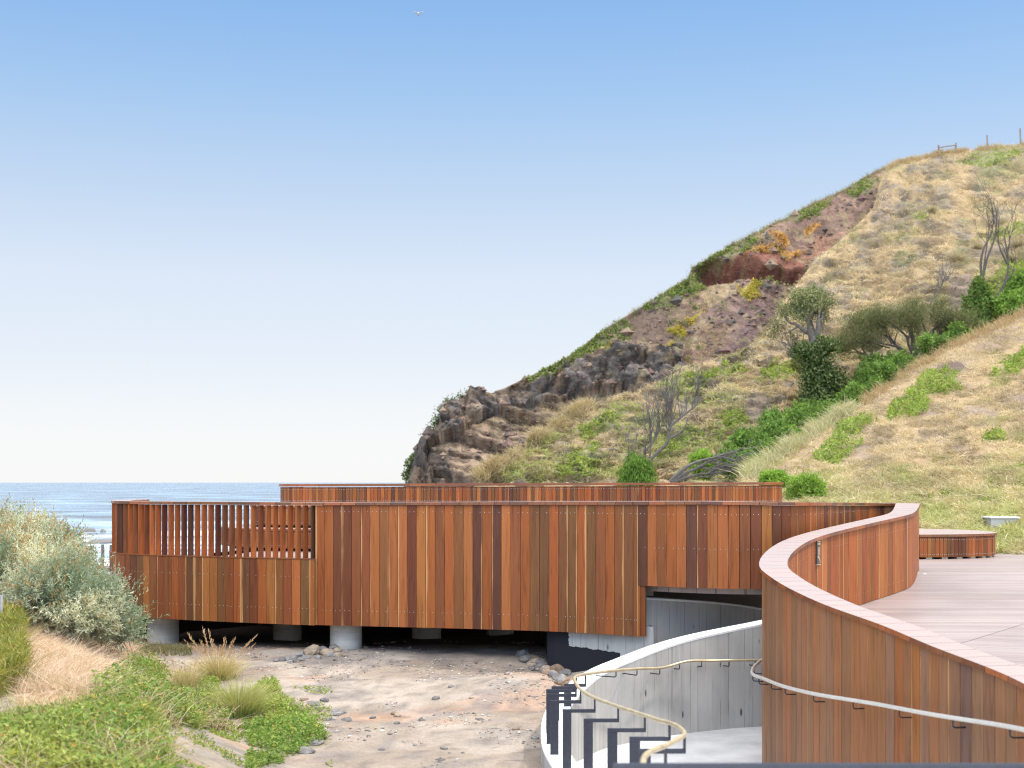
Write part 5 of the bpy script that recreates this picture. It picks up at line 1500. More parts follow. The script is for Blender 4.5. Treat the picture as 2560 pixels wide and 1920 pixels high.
def ex3(c, u, v):
    k = smooth(1130, 1330, v)[:, None]
    pale = np.array([.62, .56, .31]); c = c + (pale - c) * k * .6
    gz = (smooth(.45, .65, fbm(u * .012 + 2, v * .02, 0, 4, 199)) * smooth(1100, 1220, v))[:, None]; return c + (np.array([.42, .45, .16]) - c) * gz * .6
BARE3 = ([(2330, 925), (2400, 905), (2420, 925), (2360, 945)], [(2055, 1215), (2110, 1200), (2090, 1240), (2060, 1245)], [(2140, 1180), (2175, 1168), (2170, 1182)], [(2345, 1100), (2380, 1090), (2375, 1108)])
g3 = hill_grass(H3h, 70000, .20, 1850, 2750, 770, 1400, G3, 141, extra=ex3, blades=6, bare=BARE3)
u = rng.uniform(2000, 2640, 14000); v = rng.uniform(1180, 1398, 14000)
g3b = hill_grass(H3h, 20000, .22, 2000, 2640, 1180, 1398, G3[:5], 151, extra=ex3, blades=7)
g3.V += g3b.V; g3.C += g3b.C
g3.F4 += [f + g3.n for f in g3b.F4]; g3.F3 += [f + g3.n for f in g3b.F3]; g3.n += g3b.n
tag(g3.build('near_slope_grass', M_blade), kind='stuff')
# tall pale grass along the two ridge lines
def ridge_grass(H, us, n, h, pal, spread, name=None, L_=None):
    u = rng.uniform(us[0], us[1], n); vt = np.interp(u, H.u, H.vt); v = vt + np.abs(rng.normal(0, spread, n)) + 1
    P, ok = H.sample(u, v); ok &= fbm(u * .035, v * .05, 0, 4, 171) + .2 * (rng.random(n) - .5) > .38; P = P[ok]; n = len(P)
    L_ = L_ or Leaves()
    for _ in range(5):
        D = rdir(n, 1.5); bend = .3 * rng.normal(size=(n, 3)); bend[:, 2] = -.15; bend[:, 0] -= .15
        c = pick(pal, n); L_.blade(P + rng.normal(size=(n, 3)) * .1, D, h * rng.uniform(.5, 1.15, n), h * .05, bend, c * .7, c, 2)
    return L_
rg = ridge_grass(H2, (1195, 1480), 2200, .70, [(.52, .40, .24), (.56, .44, .28), (.45, .36, .18)], 14)
rg = ridge_grass(H3h, (1860, 2130), 1700, .52, [(.56, .53, .34), (.52, .46, .26), (.44, .44, .20)], 10, L_=rg)
rg = ridge_grass(H3h, (2130, 2620), 1400, .38, [(.50, .36, .20), (.46, .34, .18)], 8, L_=rg)
rg = ridge_grass(H2, (2215, 2620), 1500, .45, [(.50, .36, .20), (.46, .36, .20)], 5, L_=rg)
rg = ridge_grass(H1, (1500, 2230), 1100, .40, [(.42, .33, .18), (.20, .23, .08)], 5, L_=rg)
tag(rg.build('ridge_grass', M_blade), kind='stuff')
# low leafy creeper: bright crest patches on the headland, orange and yellow patches, green strip of the gully
cr = Leaves()
def creeper(H, polys, per, size, pal, L_=cr, lift=.25):
    for p in polys:
        a = np.array(p); n = int(per * (np.ptp(a[:, 0]) * np.ptp(a[:, 1])))
        u = rng.uniform(a[:, 0].min() - 25, a[:, 0].max() + 25, n); v = rng.uniform(a[:, 1].min() - 15, a[:, 1].max() + 15, n)
        jx = 60 * (fbm(u * .03, v * .045, 0, 4, 161) - .5)
        P, ok = H.sample(u, v); m = ok & inpoly(u + jx, v + jx * .6, p) & (fbm(u * .05, v * .06, 0, 3, 162) + .25 * (rng.random(n) - .5) > .42); P = P[m]; k = len(P)
        if not k: continue
        t_ = fbm(u[m] * .05, v[m] * .07, 0, 3, 163)[:, None]
        P = P + UPV * (lift * rng.random((k, 1)) * (.4 + 1.4 * t_)) - np.array([[0, .1, 0]])
        s_ = size * rng.uniform(.6, 1.3, k)
        L_.leaf(P, rdir(k, .2), rdir(k, .6), s_, s_ * .6, pick(pal, k) * (.7 + .6 * t_))
GPAL = [(.19, .25, .07), (.24, .29, .085), (.15, .21, .06), (.31, .32, .12)]
creeper(H1, GRP, .55, .22, GPAL, lift=.05)
creeper(H1, YEL, .7, .24, [(.44, .38, .07), (.36, .33, .08), (.48, .36, .06)])
creeper(H1, ([(1912, 606), (1952, 588), (1977, 599), (1970, 613)], [(2006, 577), (2039, 563), (2046, 570), (2017, 595)], [(1847, 646), (1883, 628), (1999, 619), (2003, 631), (1862, 642)]), .7, .24, [(.50, .27, .08), (.46, .30, .10), (.40, .22, .08)], lift=.1)
creeper(H2, G2, .40, .17, [(.26, .34, .065), (.33, .39, .085), (.20, .27, .06), (.36, .36, .14)], lift=.14)
creeper(H3h, G3[:5], .85, .10, [(.24, .33, .06), (.31, .39, .08), (.17, .25, .05), (.36, .36, .14)], lift=.13)
# scattered small shrubs on the scree
for _ in range(60):
    u0, v0 = random.uniform(1500, 2190), random.uniform(520, 900)
    creeper(H1, ([(u0 - 9, v0), (u0, v0 - 6), (u0 + 9, v0), (u0, v0 + 6)],), 1.2, .28, [(.12, .17, .05), (.20, .21, .07)])
tag(cr.build('creeper_patches', M_leaf), kind='stuff')

# thin dry tufts and loose rubble on the eroded slope
def thin(c, u, v): return c * np.array([.95, .92, .85])
NOTROCK = (ROCKP, [(1746, 682), (1768, 660), (1843, 641), (2006, 634), (2024, 638), (2013, 668), (1970, 684), (1862, 692), (1775, 712), (1740, 715)])
g1 = hill_grass(H1, 26000, .30, 1180, 2200, 440, 1100, GRP, 181, extra=thin, blades=5, bare=NOTROCK + tuple(SCR))
g1b = hill_grass(H1, 5000, .24, 1480, 2200, 470, 1000, GRP, 191, extra=thin, blades=4, bare=NOTROCK)
g1.V += g1b.V; g1.C += g1b.C; g1.F4 += [f + g1.n for f in g1b.F4]; g1.F3 += [f + g1.n for f in g1b.F3]; g1.n += g1b.n
tag(g1.build('gully_grass', M_blade), kind='stuff')
n = 5200; u = rng.uniform(1040, 2190, n); v = rng.uniform(480, 1200, n); P, ok = H1.sample(u, v); ok &= fbm(u * .03, v * .04, 0, 3, 201) > .50
P = P[ok]; n = len(P)
sz = (.05 + rng.gamma(1.6, .07, n))[:, None, None] * rng.uniform(.6, 1.4, (n, 1, 3))
Vg = oc[None] * sz * rng.uniform(.7, 1.3, (n, 6, 1)) + P[:, None]
pal = np.array([(.13, .10, .085), (.20, .13, .10), (.16, .10, .09), (.25, .18, .13), (.10, .09, .085)])
o = mesh_np('scree_rubble', Vg.reshape(-1, 3), [(of[None] + 6 * np.arange(n)[:, None, None]).reshape(-1, 3)], bpy.data.materials['gravel_stone'], None, False, {'col': ('FLOAT_COLOR', np.column_stack([np.repeat(pal[rng.integers(0, 5, n)], 6, 0), np.ones(6 * n)]))})
tag(o, kind='stuff')
# ================================================================== trees
M_bark = mat_plain('grey_bark', (0.17, 0.145, 0.125), 0.9, nscale=8, namt=.4)
M_dead = mat_plain('weathered_dead_wood', (0.125, 0.11, 0.10), 0.9, nscale=8, namt=.35)
M_burn = mat_plain('dark_bark', (0.085, 0.07, 0.06), 0.9, nscale=8, namt=.35)

def branch(mb, p, d, ln, rad, depth, r, tips, gnarl=.35, up=.15, split=(2, 3), ratio=.68, spread=.75, minr=.006, wind=(0, 0, 0)):
    pts = [np.array(p, float)]; dd = np.array(d, float); dd /= np.linalg.norm(dd); n = 5
    for i in range(n):
        dd = dd + gnarl * np.array([r.gauss(0, 1), r.gauss(0, 1), r.gauss(0, 1)]) * .45 + np.array([0, 0, up]) * .3 + np.array(wind) * .3
        dd /= np.linalg.norm(dd); pts.append(pts[-1] + dd * ln / n)
    r1 = max(rad * .62, minr)
    mb.tube(pts, np.linspace(rad, r1, len(pts)), 6 if rad > .03 else 4, cap=depth == 0)
    if depth == 1: tips.append((pts[3], dd)); tips.append((pts[-1], dd))
    if depth == 0:
        tips.append((pts[-1], dd)); tips.append((pts[3], dd)); return
    for k in range(r.randint(*split)):
        i = len(pts) - 1 if k == 0 else r.randint(2, len(pts) - 1)
        ax = np.array([r.gauss(0, 1), r.gauss(0, 1), r.gauss(0, 1)]); nd = dd + spread * (.4 if k == 0 else 1) * ax / np.linalg.norm(ax)
        branch(mb, pts[i], nd, ln * ratio * r.uniform(.8, 1.15), r1 * (.95 if k == 0 else .75), depth - 1, r, tips, gnarl, up, split, ratio, spread, minr, wind)

def tuftleaves(b, tips, per, rad, ln, wd, pal, droop=0.0, up=.2):
    for p, d in tips:
        n = per
        P = p + rng.normal(size=(n, 3)) * rad
        D = rdir(n, up); D[:, 2] -= droop
        t_ = .75 + .5 * rng.random()
        b.leaf(P, D, rdir(n), rng.uniform(ln * .6, ln * 1.2, n), wd, pick(pal, n) * t_)

def leafmass(name, parts, n, size, pal, mat, parent, hang=False, ar=.55):
    """dense creeper: a closed dark core with leaves all over it; parts = (centre, radii, power)"""
    b = Leaves(); core = MB()
    tot = sum(p[1][0] * p[1][2] for p in parts)
    for c, rad, taper in parts:
        k = int(n * rad[0] * rad[2] / tot); d = rdir(k, .15)
        w_ = 1 - taper * np.clip(d[:, 2:3] * .5 + .5, 0, 1)
        bump = .40 + 1.15 * fbm(d[:, 0] * 2.8 + c[0], d[:, 1] * 2.8 + c[2], d[:, 2] * 2.8, 4, 19)[:, None]
        P = np.array(c) + d * np.array(rad) * np.column_stack([w_, w_, np.ones(k)]) * bump * (1 + .10 * rng.normal(size=(k, 1)) + .38 * (rng.random((k, 1)) < .09) * rng.random((k, 1)))
        D = rdir(k, .1) * .8 + d * .6
        if hang: D = D * .5 - UPV * .9
        t_ = fbm(P[:, 0] * 1.6, P[:, 1] * 1.6, P[:, 2] * 1.6, 3, 23)[:, None]
        s_ = size * rng.uniform(.6, 1.3, k)
        b.leaf(P, D, d, s_, s_ * ar, pick(pal, k) * (.6 + .8 * t_))
        w2 = 1 - taper * np.clip(ICO2_V[:, 2:3] * .5 + .5, 0, 1)
        bp = .40 + 1.15 * fbm(ICO2_V[:, 0] * 2.8 + c[0], ICO2_V[:, 1] * 2.8 + c[2], ICO2_V[:, 2] * 2.8, 4, 19)[:, None]
        V = np.array(c) + ICO2_V * np.array(rad) * np.column_stack([w2, w2, np.ones(len(w2))]) * bp * .74
        core.add(V, F3=ICO2_F, col=(*(np.array(pal[0]) * .8), 1))
        off = b.n
        b.V.append(V); b.C.append(np.tile(np.array(pal[0]) * .8, (len(V), 1))); b.F3.append(ICO2_F + off); b.n += len(V)
    return b.build(name, mat, parent)

def A(u, v, Y): return at(u, v, Y)
IVY = [(.075, .13, .03), (.10, .17, .038), (.13, .205, .05), (.17, .25, .065)]
LIME = [(.20, .33, .05), (.26, .40, .07), (.16, .27, .045), (.31, .44, .09)]

# ---- broad-crowned tree with creeper round its trunk
Y0 = 66.0; k = Y0 / F
r = random.Random(5)
t = empty('banksia_tree', A(2050, 1035, Y0), 'gnarled tree with sparse olive crown and a trunk wrapped in dark green creeper', 'tree')
tr = MB(); tips = []
tr.tube([A(2062, 1040, Y0), A(2048, 960, Y0), A(2040, 880, Y0), A(2030, 840, Y0)], [.34, .27, .22, .2], 9)
for (p, d, ln, rad, dep) in ((A(2030, 842, Y0), (-.75, -.1, .8), 1.15, .12, 4), (A(2034, 840, Y0), (-.1, .2, 1), 1.2, .12, 4), (A(2038, 842, Y0), (.5, -.2, 1), 1.25, .12, 4), (A(2034, 850, Y0), (.1, .5, .9), 1.15, .10, 4), (A(2026, 850, Y0), (-.3, -.5, .9), 1.15, .10, 4), (A(2040, 845, Y0), (.35, .3, 1.0), 1.25, .11, 4)):
    branch(tr, p, d, ln, rad, dep, r, tips, gnarl=.4, up=.25, ratio=.64, spread=.95, minr=.010)
tr.build('trunk', M_bark, t)
dl = []; tl = MB()
for (p, d) in ((A(2015, 905, Y0), (-1, -.1, .55)), (A(2010, 900, Y0), (-1, .2, .8)), (A(2020, 890, Y0), (-.9, -.3, .9)), (A(2012, 912, Y0), (-1, -.1, .3))):
    branch(tl, p, d, 0.85, .05, 3, r, dl, gnarl=.35, up=.25, ratio=.68, spread=.7, minr=.009)
o = tl.build('bare_limbs', M_dead, t)
b = Leaves(); crown_tips = [q for q in tips if q[0][2] > A(0, 925, Y0)[2] and q[0][0] < A(2118, 0, Y0)[0]]
tuftleaves(b, crown_tips, 11, .19, .14, .055, [(.12, .15, .055), (.17, .195, .08), (.26, .275, .13), (.36, .36, .20), (.09, .12, .04)], up=.5)
b.build('crown', M_leaf, t)
leafmass('creeper', [(A(2015, 880, Y0 - .3), (.85, .6, .42), .3), (A(2066, 866, Y0 - .3), (.70, .6, .45), .2), (A(2040, 905, Y0 - .3), (.80, .6, .70), .1), (A(2040, 955, Y0 - .3), (.78, .6, 1.0), .0),
    (A(2082, 965, Y0 - .2), (.66, .6, .9), .35), (A(2096, 1000, Y0 - .2), (.62, .6, 1.3), .2), (A(2040, 1030, Y0 - .5), (1.25, .9, 1.4), .5), (A(2000, 1080, Y0 - .8), (1.35, .9, 1.0), .5), (A(1955, 1105, Y0 - 1.), (1.2, .9, .7), .4)], 14000, .16, [(.055, .095, .025), (.08, .13, .035), (.11, .165, .05), (.17, .22, .085), (.26, .30, .15)], M_leaf, t)

# ---- she-oaks
def sheoak(u, v, Y, label, limbs, seed, lf, cols):
    r = random.Random(seed)
    t = empty('she_oak_tree', A(u, v, Y), label, 'tree', 'she-oaks in the gully')
    mb = MB(); tips = []
    for (u0, v0, d, ln, rad) in limbs: branch(mb, A(u0, v0, Y), d, ln, rad, 4, r, tips, gnarl=.32, up=.22, ratio=.70, spread=.85, minr=.010)
    mb.build('trunk', M_burn, t)
    b = Leaves()
    for p, d in tips:
        n = lf
        P = p + rng.normal(size=(n, 3)) * np.array([.24, .26, .19])
        D = rdir(n, .25) + np.array([[.12, 0, .15]])
        b.leaf(P, D, rdir(n), rng.uniform(.16, .34, n), .018, pick(cols, n) * (.75 + .5 * rng.random()), fold=.05)
    b.build('crown', M_leaf, t)
SO = [(.10, .125, .045), (.14, .16, .065), (.19, .20, .085), (.085, .10, .045), (.23, .22, .105)]
sheoak(2182, 915, 70.0, 'smaller she-oak with thin brown limbs leaning left beside the creeper-wrapped tree', [(2182, 905, (-.75, -.1, .8), 1.05, .085), (2180, 900, (-.35, .2, 1), 1.05, .085), (2175, 895, (-1, 0, .5), .95, .07), (2180, 895, (.05, .1, 1), .95, .07), (2170, 890, (-.9, .2, .15), .8, .05)], 14, 17, SO)
sheoak(2285, 890, 66.0, 'wide bushy she-oak with fine dark green foliage in the gully', [(2285, 890, (-.9, -.1, .75), 1.1, .10), (2285, 890, (.0, .2, 1), 1.15, .10), (2290, 885, (.7, -.1, .8), 1.15, .10), (2305, 880, (1, .1, .45), 1.1, .08), (2265, 880, (-1, .1, .4), 1.0, .08), (2290, 885, (.35, .4, .9), 1.1, .08), (2320, 880, (.9, .2, .25), 1.0, .07), (2255, 880, (-.7, .3, .7), 1.05, .08), (2330, 870, (.3, 0, 1), 1.0, .07), (2230, 860, (-.3, 0, 1), .9, .06), (2225, 870, (-1, .2, .3), .8, .05), (2345, 870, (.8, .2, .5), .95, .06)], 23, 18, SO)

# ---- green strip of the gully: creeper-covered hummocks
gu_ = MB(); parts = []
for u_, v_, Y_, ru, rv in ((1885, 1122, 52, 66, 50), (1945, 1096, 53, 64, 52), (1995, 1070, 55, 66, 56), (2050, 1056, 57, 64, 56), (1915, 1140, 51, 60, 40), (1970, 1112, 52.5, 60, 40), (2105, 1035, 59, 50, 42), (2140, 1000, 60, 45, 40), (2180, 960, 61, 45, 48), (2215, 945, 62, 40, 40), (2255, 915, 62, 40, 34), (2390, 850, 64, 40, 40), (1835, 1150, 50, 52, 34), (1905, 1165, 46, 50, 26), (2325, 865, 63, 40, 30)):
    k = Y_ / F
    for q_ in range(4):
        f_ = 1 if q_ == 0 else random.uniform(.35, .65)
        du, dv = (0, 0) if q_ == 0 else (random.uniform(-1, 1) * ru, random.uniform(-.6, .7) * rv)
        parts.append((A(u_ + du, v_ + dv, Y_ - .3 * q_), (ru * k * f_ * .9, ru * k * .8 * f_, rv * k * f_ * .85), .25))
o = leafmass('gully_creeper', parts, 26000, .16, [(.10, .18, .04), (.13, .23, .045), (.17, .28, .06), (.22, .33, .08)], M_leaf, None); tag(o, kind='stuff')
# low dark shrub under the smaller she-oak
s_ = tag(leafmass('shrub', [(A(2185, 935, 64), (.85, .7, .75), .2), (A(2225, 925, 64), (.7, .6, .6), .2), (A(2165, 960, 63.5), (.7, .6, .7), .2)], 5200, .18, IVY, M_leaf, None), 'dark green rounded shrub at the foot of the smaller she-oak', 'shrub')

# ---- burnt tree on a creeper mound, upper right
Y0 = 78.0
t = empty('dead_tree', A(2440, 800, Y0), 'tall bare forked dead tree rising from a cone of green creeper, upper right', 'tree', 'dead trees on the slope')
mb = MB(); tips = []; r = random.Random(31)
def limb(mb, pts, r0, r1, Y): 
    P = spline([A(*p, Y) for p in pts], .15); mb.tube(P, np.linspace(r0, r1, len(P)), 6)
    return P
for pts, r0, r1 in (([(2452, 735), (2458, 690), (2470, 640), (2485, 600), (2492, 540), (2484, 506)], .095, .022), ([(2456, 700), (2452, 660), (2460, 620), (2478, 585), (2482, 560)], .09, .03), ([(2458, 695), (2462, 650), (2471, 590), (2474, 560)], .06, .02),
                    ([(2474, 765), (2500, 730), (2518, 690), (2520, 640), (2512, 590), (2517, 565)], .10, .022), ([(2519, 660), (2500, 620), (2492, 580)], .08, .025), ([(2516, 700), (2535, 680)], .06, .02), ([(2518, 640), (2524, 600), (2519, 570)], .05, .02), ([(2484, 560), (2482, 530), (2480, 515)], .05, .02)):
    P = limb(mb, pts, r0, r1, Y0)
    for _ in range(3):
        i = r.randint(len(P) // 2, len(P) - 1); branch(mb, P[i], (r.uniform(-.6, .6), r.uniform(-.3, .3), 1), 1.0, .022, 2, r, tips, gnarl=.28, minr=.009)
mb.build('trunk', M_burn, t)
k = Y0 / F
leafmass('creeper', [(A(2450, 775, Y0 - 1), (62 * k, 50 * k, 70 * k), .75), (A(2440, 815, Y0 - 1), (52 * k, 45 * k, 40 * k), .3), (A(2495, 800, Y0 - 1), (45 * k, 40 * k, 35 * k), .3)], 7000, .22, IVY[1:], M_leaf, t)
# creeper hummocks at the right edge
for c_, lb in (((2550, 735, 80, 46, 52), 'rounded green creeper mound at the right edge, beside the forked dead tree'), ((2535, 770, 76, 50, 32), 'low green creeper mound below the forked dead tree')):
    u_, v_, Y_, ru, rv = c_; k = Y_ / F
    tag(leafmass('creeper_mound', [(A(u_, v_, Y_), (ru * k, ru * k * .8, rv * k), .3), (A(u_ + 40, v_ - 10, Y_), (ru * k, ru * k * .8, rv * k), .3)], 4200, .22, [(.14, .24, .045), (.19, .31, .06), (.25, .38, .08)], M_leaf, None), lb, 'creeper')
# small bare sapling
t = empty('dead_tree', A(2325, 765, 80), 'thin grey leafless sapling above the wide she-oak', 'tree', 'dead trees on the slope')
mb = MB(); tips = []; r = random.Random(8)
P = limb(mb, [(2322, 775), (2330, 750), (2345, 735), (2352, 715)], .06, .03, 80.0)
for _ in range(6): branch(mb, P[r.randint(4, len(P) - 1)], (r.uniform(-.5, .9), r.uniform(-.4, .4), 1), 1.0, .03, 2, r, tips, gnarl=.3, minr=.010)
mb.build('trunk', M_dead, t)

# ---- stump tree behind the seating: leaning bare limbs out of a clipped creeper block
Y0 = 54.0; k = Y0 / F
t = empty('dead_tree', A(1590, 1215, Y0), 'bare branching dead tree leaning out of a square green creeper stump behind the rear wall', 'tree', 'dead trees on the slope')
mb = MB(); r = random.Random(17); tips = []
main = limb(mb, [(1618, 1158), (1640, 1135), (1668, 1105), (1674, 1070), (1700, 1045), (1730, 1022), (1745, 1010)], .085, .03, Y0)
limb(mb, [(1670, 1098), (1695, 1085), (1712, 1070), (1720, 1045)], .05, .02, Y0)
a2 = limb(mb, [(1672, 1085), (1680, 1050), (1678, 1010)], .042, .015, Y0)
a3 = limb(mb, [(1606, 1150), (1612, 1130), (1640, 1095), (1648, 1075)], .05, .02, Y0)
a4 = limb(mb, [(1625, 1140), (1628, 1090), (1625, 1050), (1645, 1030)], .038, .015, Y0)
for P in (main, a2, a3, a4, main, a3, a2, main):
    for _ in range(5):
        i = r.randint(len(P) // 3, len(P) - 1); branch(mb, P[i], (r.uniform(-.25, .55), r.uniform(-.3, .3), 1), .85, .024, 2, r, tips, gnarl=.34, up=.25, ratio=.72, spread=.6, minr=.008)
for u_ in (1572, 1590, 1600, 1614): branch(mb, A(u_, 1152, Y0), (r.uniform(-.3, .2), 0, 1), .75, .03, 2, r, tips, gnarl=.3, up=.3, minr=.008)
mb.build('trunk', M_dead, t)
leafmass('creeper', [(A(1590, 1186, Y0), (40 * k, 36 * k, 46 * k), .30), (A(1606, 1192, Y0), (32 * k, 34 * k, 46 * k), .2), (A(1572, 1204, Y0), (30 * k, 30 * k, 36 * k), .3)], 6500, .17, [(.13, .23, .04), (.17, .29, .05), (.22, .34, .07)], M_leaf, t, hang=True, ar=.25)
# fallen limbs
Y0 = 46.0
t = empty('fallen_tree', A(1680, 1206, Y0), 'fallen grey dead branches sprawling low to the right above the rear wall', 'tree', 'dead trees on the slope')
mb = MB(); r = random.Random(3); tips = []
for pts, r0 in (([(1675, 1205), (1700, 1180), (1730, 1160), (1770, 1148), (1805, 1143), (1840, 1150), (1875, 1140)], .085), ([(1680, 1206), (1710, 1185), (1750, 1166), (1790, 1142), (1830, 1130), (1858, 1120)], .07), ([(1685, 1204), (1730, 1190), (1770, 1184), (1800, 1182), (1825, 1172)], .06), ([(1770, 1183), (1790, 1170), (1800, 1150)], .045)):
    P = limb(mb, pts, r0, .02, Y0)
    for _ in range(5):
        i = r.randint(len(P) // 3, len(P) - 1); branch(mb, P[i], (1, r.uniform(-.3, .3), r.uniform(-.1, .6)), .7, .022, 2, r, tips, gnarl=.22, up=.0, spread=.5, minr=.007)
mb.build('trunk', M_dead, t)
# round green bushes
for (u_, v_, Y_, ru, rv), lb in (((2015, 1232, 30.5, 42, 40), 'round bright green bush beside the right end of the rear wall'), ((1935, 1203, 33, 30, 20), 'low bright green bush peeping over the rear wall'), ((1755, 1160, 50, 26, 26), 'small green shrub behind the fallen branches')):
    k = Y_ / F
    tag(leafmass('bush', [(A(u_, v_, Y_), (ru * k, ru * k, rv * k), .1), (A(u_ + ru * .4, v_ + 8, Y_), (ru * k * .7, ru * k * .7, rv * k * .8), .1)], 4200, .11 * Y_ / 32, LIME, M_leaf, None, ar=.3), lb, 'bush')
# scrub on the cliff edge
b = Leaves(); mb = MB(); r = random.Random(6); tips = []
t = empty('cliff_scrub', A(1100, 1060, 104), 'wiry windswept scrub clinging to the dark seaward cliff edge', 'shrub')
for u_, v_ in ((1075, 1095), (1085, 1080), (1098, 1065), (1103, 1045), (1110, 1030), (1122, 1018), (1135, 1010), (1150, 1005), (1092, 1074), (1116, 1024), (1104, 1050)):
    branch(mb, A(u_ + 8, v_ + 9, 105.5), (-.8, -.2, .6), .45, .04, 2, r, tips, gnarl=.4, minr=.02)
mb.build('stems', M_dead, t)
tuftleaves(b, tips, 7, .22, .22, .10, [(.10, .14, .05), (.14, .18, .06), (.07, .10, .04)]); b.build('foliage', M_leaf, t)
tag(leafmass('cliff_shrub', [(A(1040, 1165, 103), (.8, .7, 1.0), .3), (A(1034, 1190, 103), (.8, .6, .8), .2)], 900, .3, [(.09, .12, .05), (.13, .17, .06)], M_leaf, None), 'small green shrub low on the seaward edge of the cliff', 'shrub')

# ---- pale tussocks on the hillside
for q_, (u_, v_, h_, lb) in enumerate(((2385, 672, 1.5, 'largest pale round tussock on the hillside, left of the forked dead tree'), (2535, 640, 1.4, 'pale round tussock high at the right edge of the hillside'), (2520, 672, 1.1, 'pale tussock right behind the forked dead tree'), (2545, 665, 1.0, 'small pale tussock at the right edge, below the larger one'), (2322, 555, .8, 'small straw tuft alone high on the dry slope'), (2435, 640, .9, 'brownish tuft above the largest pale tussock'))):
    P, ok = H2.sample(np.array([u_], float), np.array([v_], float)); p = P[0]; n = 260
    d = rdir(n, .9); b = Leaves()
    b.blade(np.tile(p, (n, 1)) + rng.normal(size=(n, 3)) * .08, d, h_ * rng.uniform(.6, 1, n), .035, np.column_stack([d[:, :2] * .3, -.2 + 0 * d[:, 0]]), pick([(.26, .22, .13)], n), pick([(.50, .42, .30), (.44, .36, .24)], n), 3)
    tag(b.build('hill_tussock', M_blade), lb, 'grass', 'pale tussocks on the hillside')

# ================================================================== fence on the crest
M_post = mat_plain('grey_fence_post', (0.20, 0.165, 0.13), 0.9, nscale=6)
def crestpt(u): 
    P, ok = H2.sample(np.array([u], float), np.array([np.interp(u, H2.u, H2.vt) + .5])); return P[0]
f_ = empty('fence_rail', crestpt(2368), 'short two-post fence rail on the hill crest', 'fence')
pa, pb = crestpt(2346), crestpt(2389)
for p, h in ((pa, .62), (pb, .72)):
    mb = MB(); mb.tube([p - (0, 0, .4), p + (0, 0, h)], [.085, .075], 8); mb.build('post', M_post, f_)
mb = MB(); mb.tube([pa + (0, -.1, .40), pb + (0, -.1, .52)], .055, 6); mb.build('rail', M_post, f_)
for u_, h_, lb in ((2469, 1.05, 'single leaning fence post on the crest, left one of two'), (2552, 1.40, 'taller fence post on the crest near the right edge of the photo')):
    p = crestpt(u_); mb = MB(); mb.tube([p - (0, 0, .5), p + (-.06, 0, h_)], [.075, .065], 8); tag(mb.build('fence_post', M_post), lb, 'post', 'lone fence posts on the crest')

# ================================================================== small things
# sea rocks and dark reef by the shore
def sea_rock(u, v, Y, s, seed, lb, name='sea_rock'):
    c = at(u, v, Y); w = rock_V(s, seed) + c
    tag(mesh_np(name, w, [ICO_F], M_rk[2]), lb, 'rock', 'rocks in the surf')
sea_rock(226, 1331, 165, (.85, .6, .7), 901, 'larger dark rock standing in the white surf')
sea_rock(257, 1333, 163, (.45, .4, .55), 902, 'smaller dark rock in the surf, nearer the slatted wall')
sea_rock(262, 1358, 135, (2.2, 1.5, .55), 903, 'flat dark reef along the waterline beside the slatted wall')
sea_rock(225, 1362, 133, (1.4, 1.2, .4), 904, 'low dark shelf rock at the waterline just above the bush')
# small boardwalk landing, posts and wire left of the platform
Yb = 22.5
lb_ = MB(); p0 = at(262, 1417, Yb); lb_.box((p0[0] + .05, p0[1], p0[2] - .03), (.16, .35, .03)); tag(lb_.build('boardwalk_landing', M_grey), 'small grey boardwalk landing just left of the platform end', 'boardwalk')
for q_, (u_, vt_, vb_, w_, lb) in enumerate(((257, 1361, 1412, .022, 'slim grey bollard post nearest the platform end'), (231, 1364, 1405, .02, 'slim grey post behind the dark box post'))):
    pt_, pb_ = at(u_, vt_, Yb), at(u_, vb_ + 20, Yb); mb = MB(); mb.box(((pt_[0]), Yb, (pt_[2] + pb_[2]) / 2), (w_, w_, (pt_[2] - pb_[2]) / 2)); tag(mb.build('post', M_grey), lb, 'post', 'grey posts left of the platform')
pt_, pb_ = at(224, 1367, Yb - .3), at(224, 1425, Yb - .3); mb = MB(); mb.box((pt_[0], Yb - .3, (pt_[2] + pb_[2]) / 2), (.045, .05, (pt_[2] - pb_[2]) / 2)); mb.box((pt_[0], Yb - .3, pt_[2] + .006), (.05, .055, .006))
tag(mb.build('box_post', mat_plain('dark_green_post', (.10, .10, .085), .7)), 'wide dark green box post above the silvery bush', 'post')
a_, b_ = at(231, 1370, Yb), at(276, 1369, Yb); mb = MB(); mb.tube([a_, (a_ + b_) / 2 - (0, 0, .01), b_], .004, 5); tag(mb.build('wire', M_screw), 'thin wire strung between the grey posts and the platform', 'wire')
pt_, pb_ = at(279, 1362, Yb - .2), at(279, 1400, Yb - .2); mb = MB(); mb.tube([pb_, pt_], [.04, .035], 10); tag(mb.build('rounded_post', M_grey), 'rounded grey post against the left end of the platform', 'post')
# thin steel picket at the far left
c0 = at(4, 1545, 14.0); mb = MB(); mb.box((c0[0], 14.0, (c0[2] + at(4, 1490, 14.0)[2]) / 2 - .06), (.010, .010, .19)); tag(mb.build('picket', mat_plain('grey_picket', (.36, .35, .36), .5)), 'thin grey picket at the left edge of the photo among yellow-green weeds', 'post')
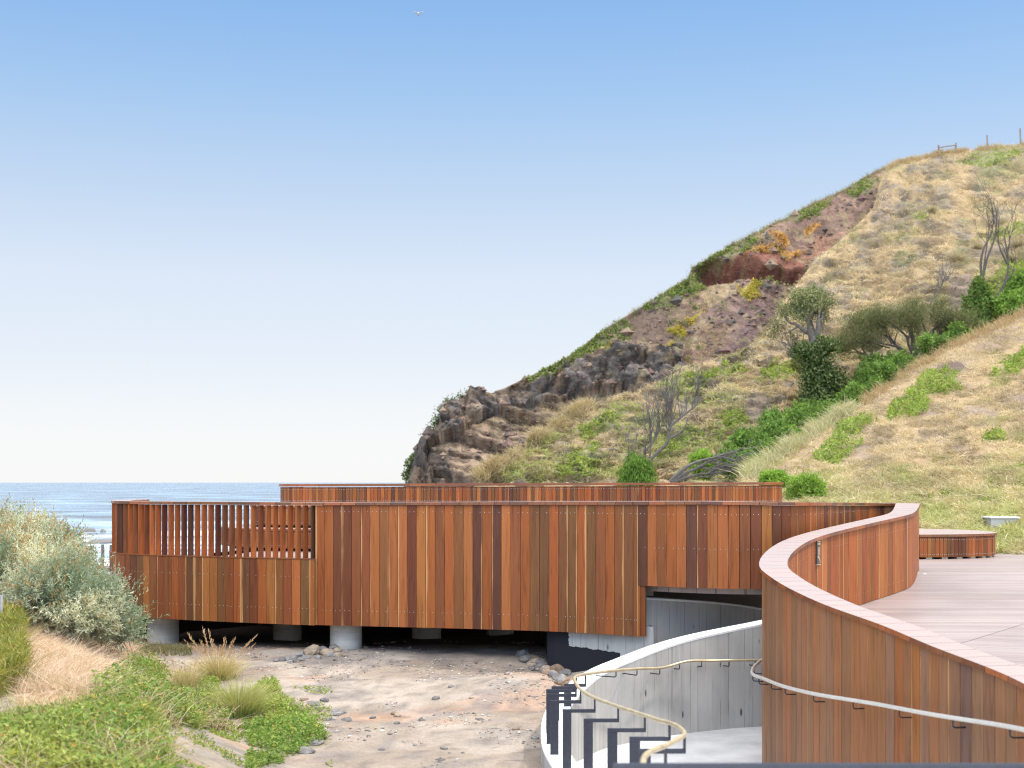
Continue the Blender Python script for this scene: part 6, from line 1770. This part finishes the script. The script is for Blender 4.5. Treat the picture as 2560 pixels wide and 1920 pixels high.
# concrete pit in the grass
P, ok = H3h.sample(np.array([2504.]), np.array([1318.])); p = P[0]
mb = MB(); mb.box((p[0], p[1] + .15, p[2] - .05), (.28, .25, .20)); b_ = mb.build('pit', M_colm)
b_.name = 'concrete_pit'; b_.data.name = 'concrete_pit'; e_ = b_; tag(e_, 'pale concrete pit with a flat lid half hidden in the dry grass', 'pit')
mb = MB(); mb.box((p[0], p[1] + .15, p[2] + .165), (.31, .28, .014)); mb.build('lid', M_cope, e_)
# low edge rail and box at the far edge of the deck
mb = MB(); a_ = at(2512, 1379.5, 24.9); b2_ = at(2600, 1383, 24.2); mb.tube([a_, b2_], .012, 6); 
tag(mb.build('edge_rail', M_pipe), 'thin pale rail along the far right edge of the deck', 'rail')
a_ = at(2499, 1377, 25.1); mb = MB(); mb.box((a_[0], a_[1], a_[2]), (.035, .035, .035)); mb.box((a_[0], a_[1], a_[2] + .038), (.04, .04, .003)); tag(mb.build('junction_box', M_grey), 'small grey box on the deck just right of the round bench', 'box')
# seagull, high up
Yg = 60.0; g0 = at(1046, 35, Yg); kk = Yg / F
V = []; 
mb = MB()
wing = lambda s: [g0 + np.array([s * x, .25 * y, z]) for x, y, z in ((.03, 0, .03), (.12, .1, .09), (.22, .0, .07), (.30, -.3, .02))]
for s_ in (-1, 1):
    W_ = np.array(wing(s_)); ch = np.array([.09, .085, .065, .01])
    top_ = np.vstack([W_ + np.array([[0, c_ * .6, .006] for c_ in ch]), W_ - np.array([[0, c_ * .9, -.004] for c_ in ch])])
    bot_ = top_ - np.array([0, 0, .012])
    V8 = np.vstack([top_, bot_]); n4 = 4
    q = [(i, i + 1, 4 + i + 1, 4 + i) for i in range(3)] + [(8 + 4 + i, 8 + 4 + i + 1, 8 + i + 1, 8 + i) for i in range(3)] + [(i + 1, i, 8 + i, 8 + i + 1) for i in range(3)] + [(4 + i, 4 + i + 1, 12 + i + 1, 12 + i) for i in range(3)] + [(0, 4, 12, 8), (3, 11, 15, 7)]
    mb.add(V8, q)
mb.tube([g0 + (0, -.24, -.03), g0 + (0, -.20, -.005), g0 + (0, -.15, .0), g0 + (0, -.05, -.005), g0 + (0, .10, -.005), g0 + (0, .22, .0), g0 + (0, .32, .01)], [.006, .026, .035, .055, .052, .028, .012], 10)
tag(mb.build('seagull', mat_plain('gull_plumage', (.50, .51, .54), .8), None, True), 'tiny grey seagull gliding high in the blue sky', 'bird')
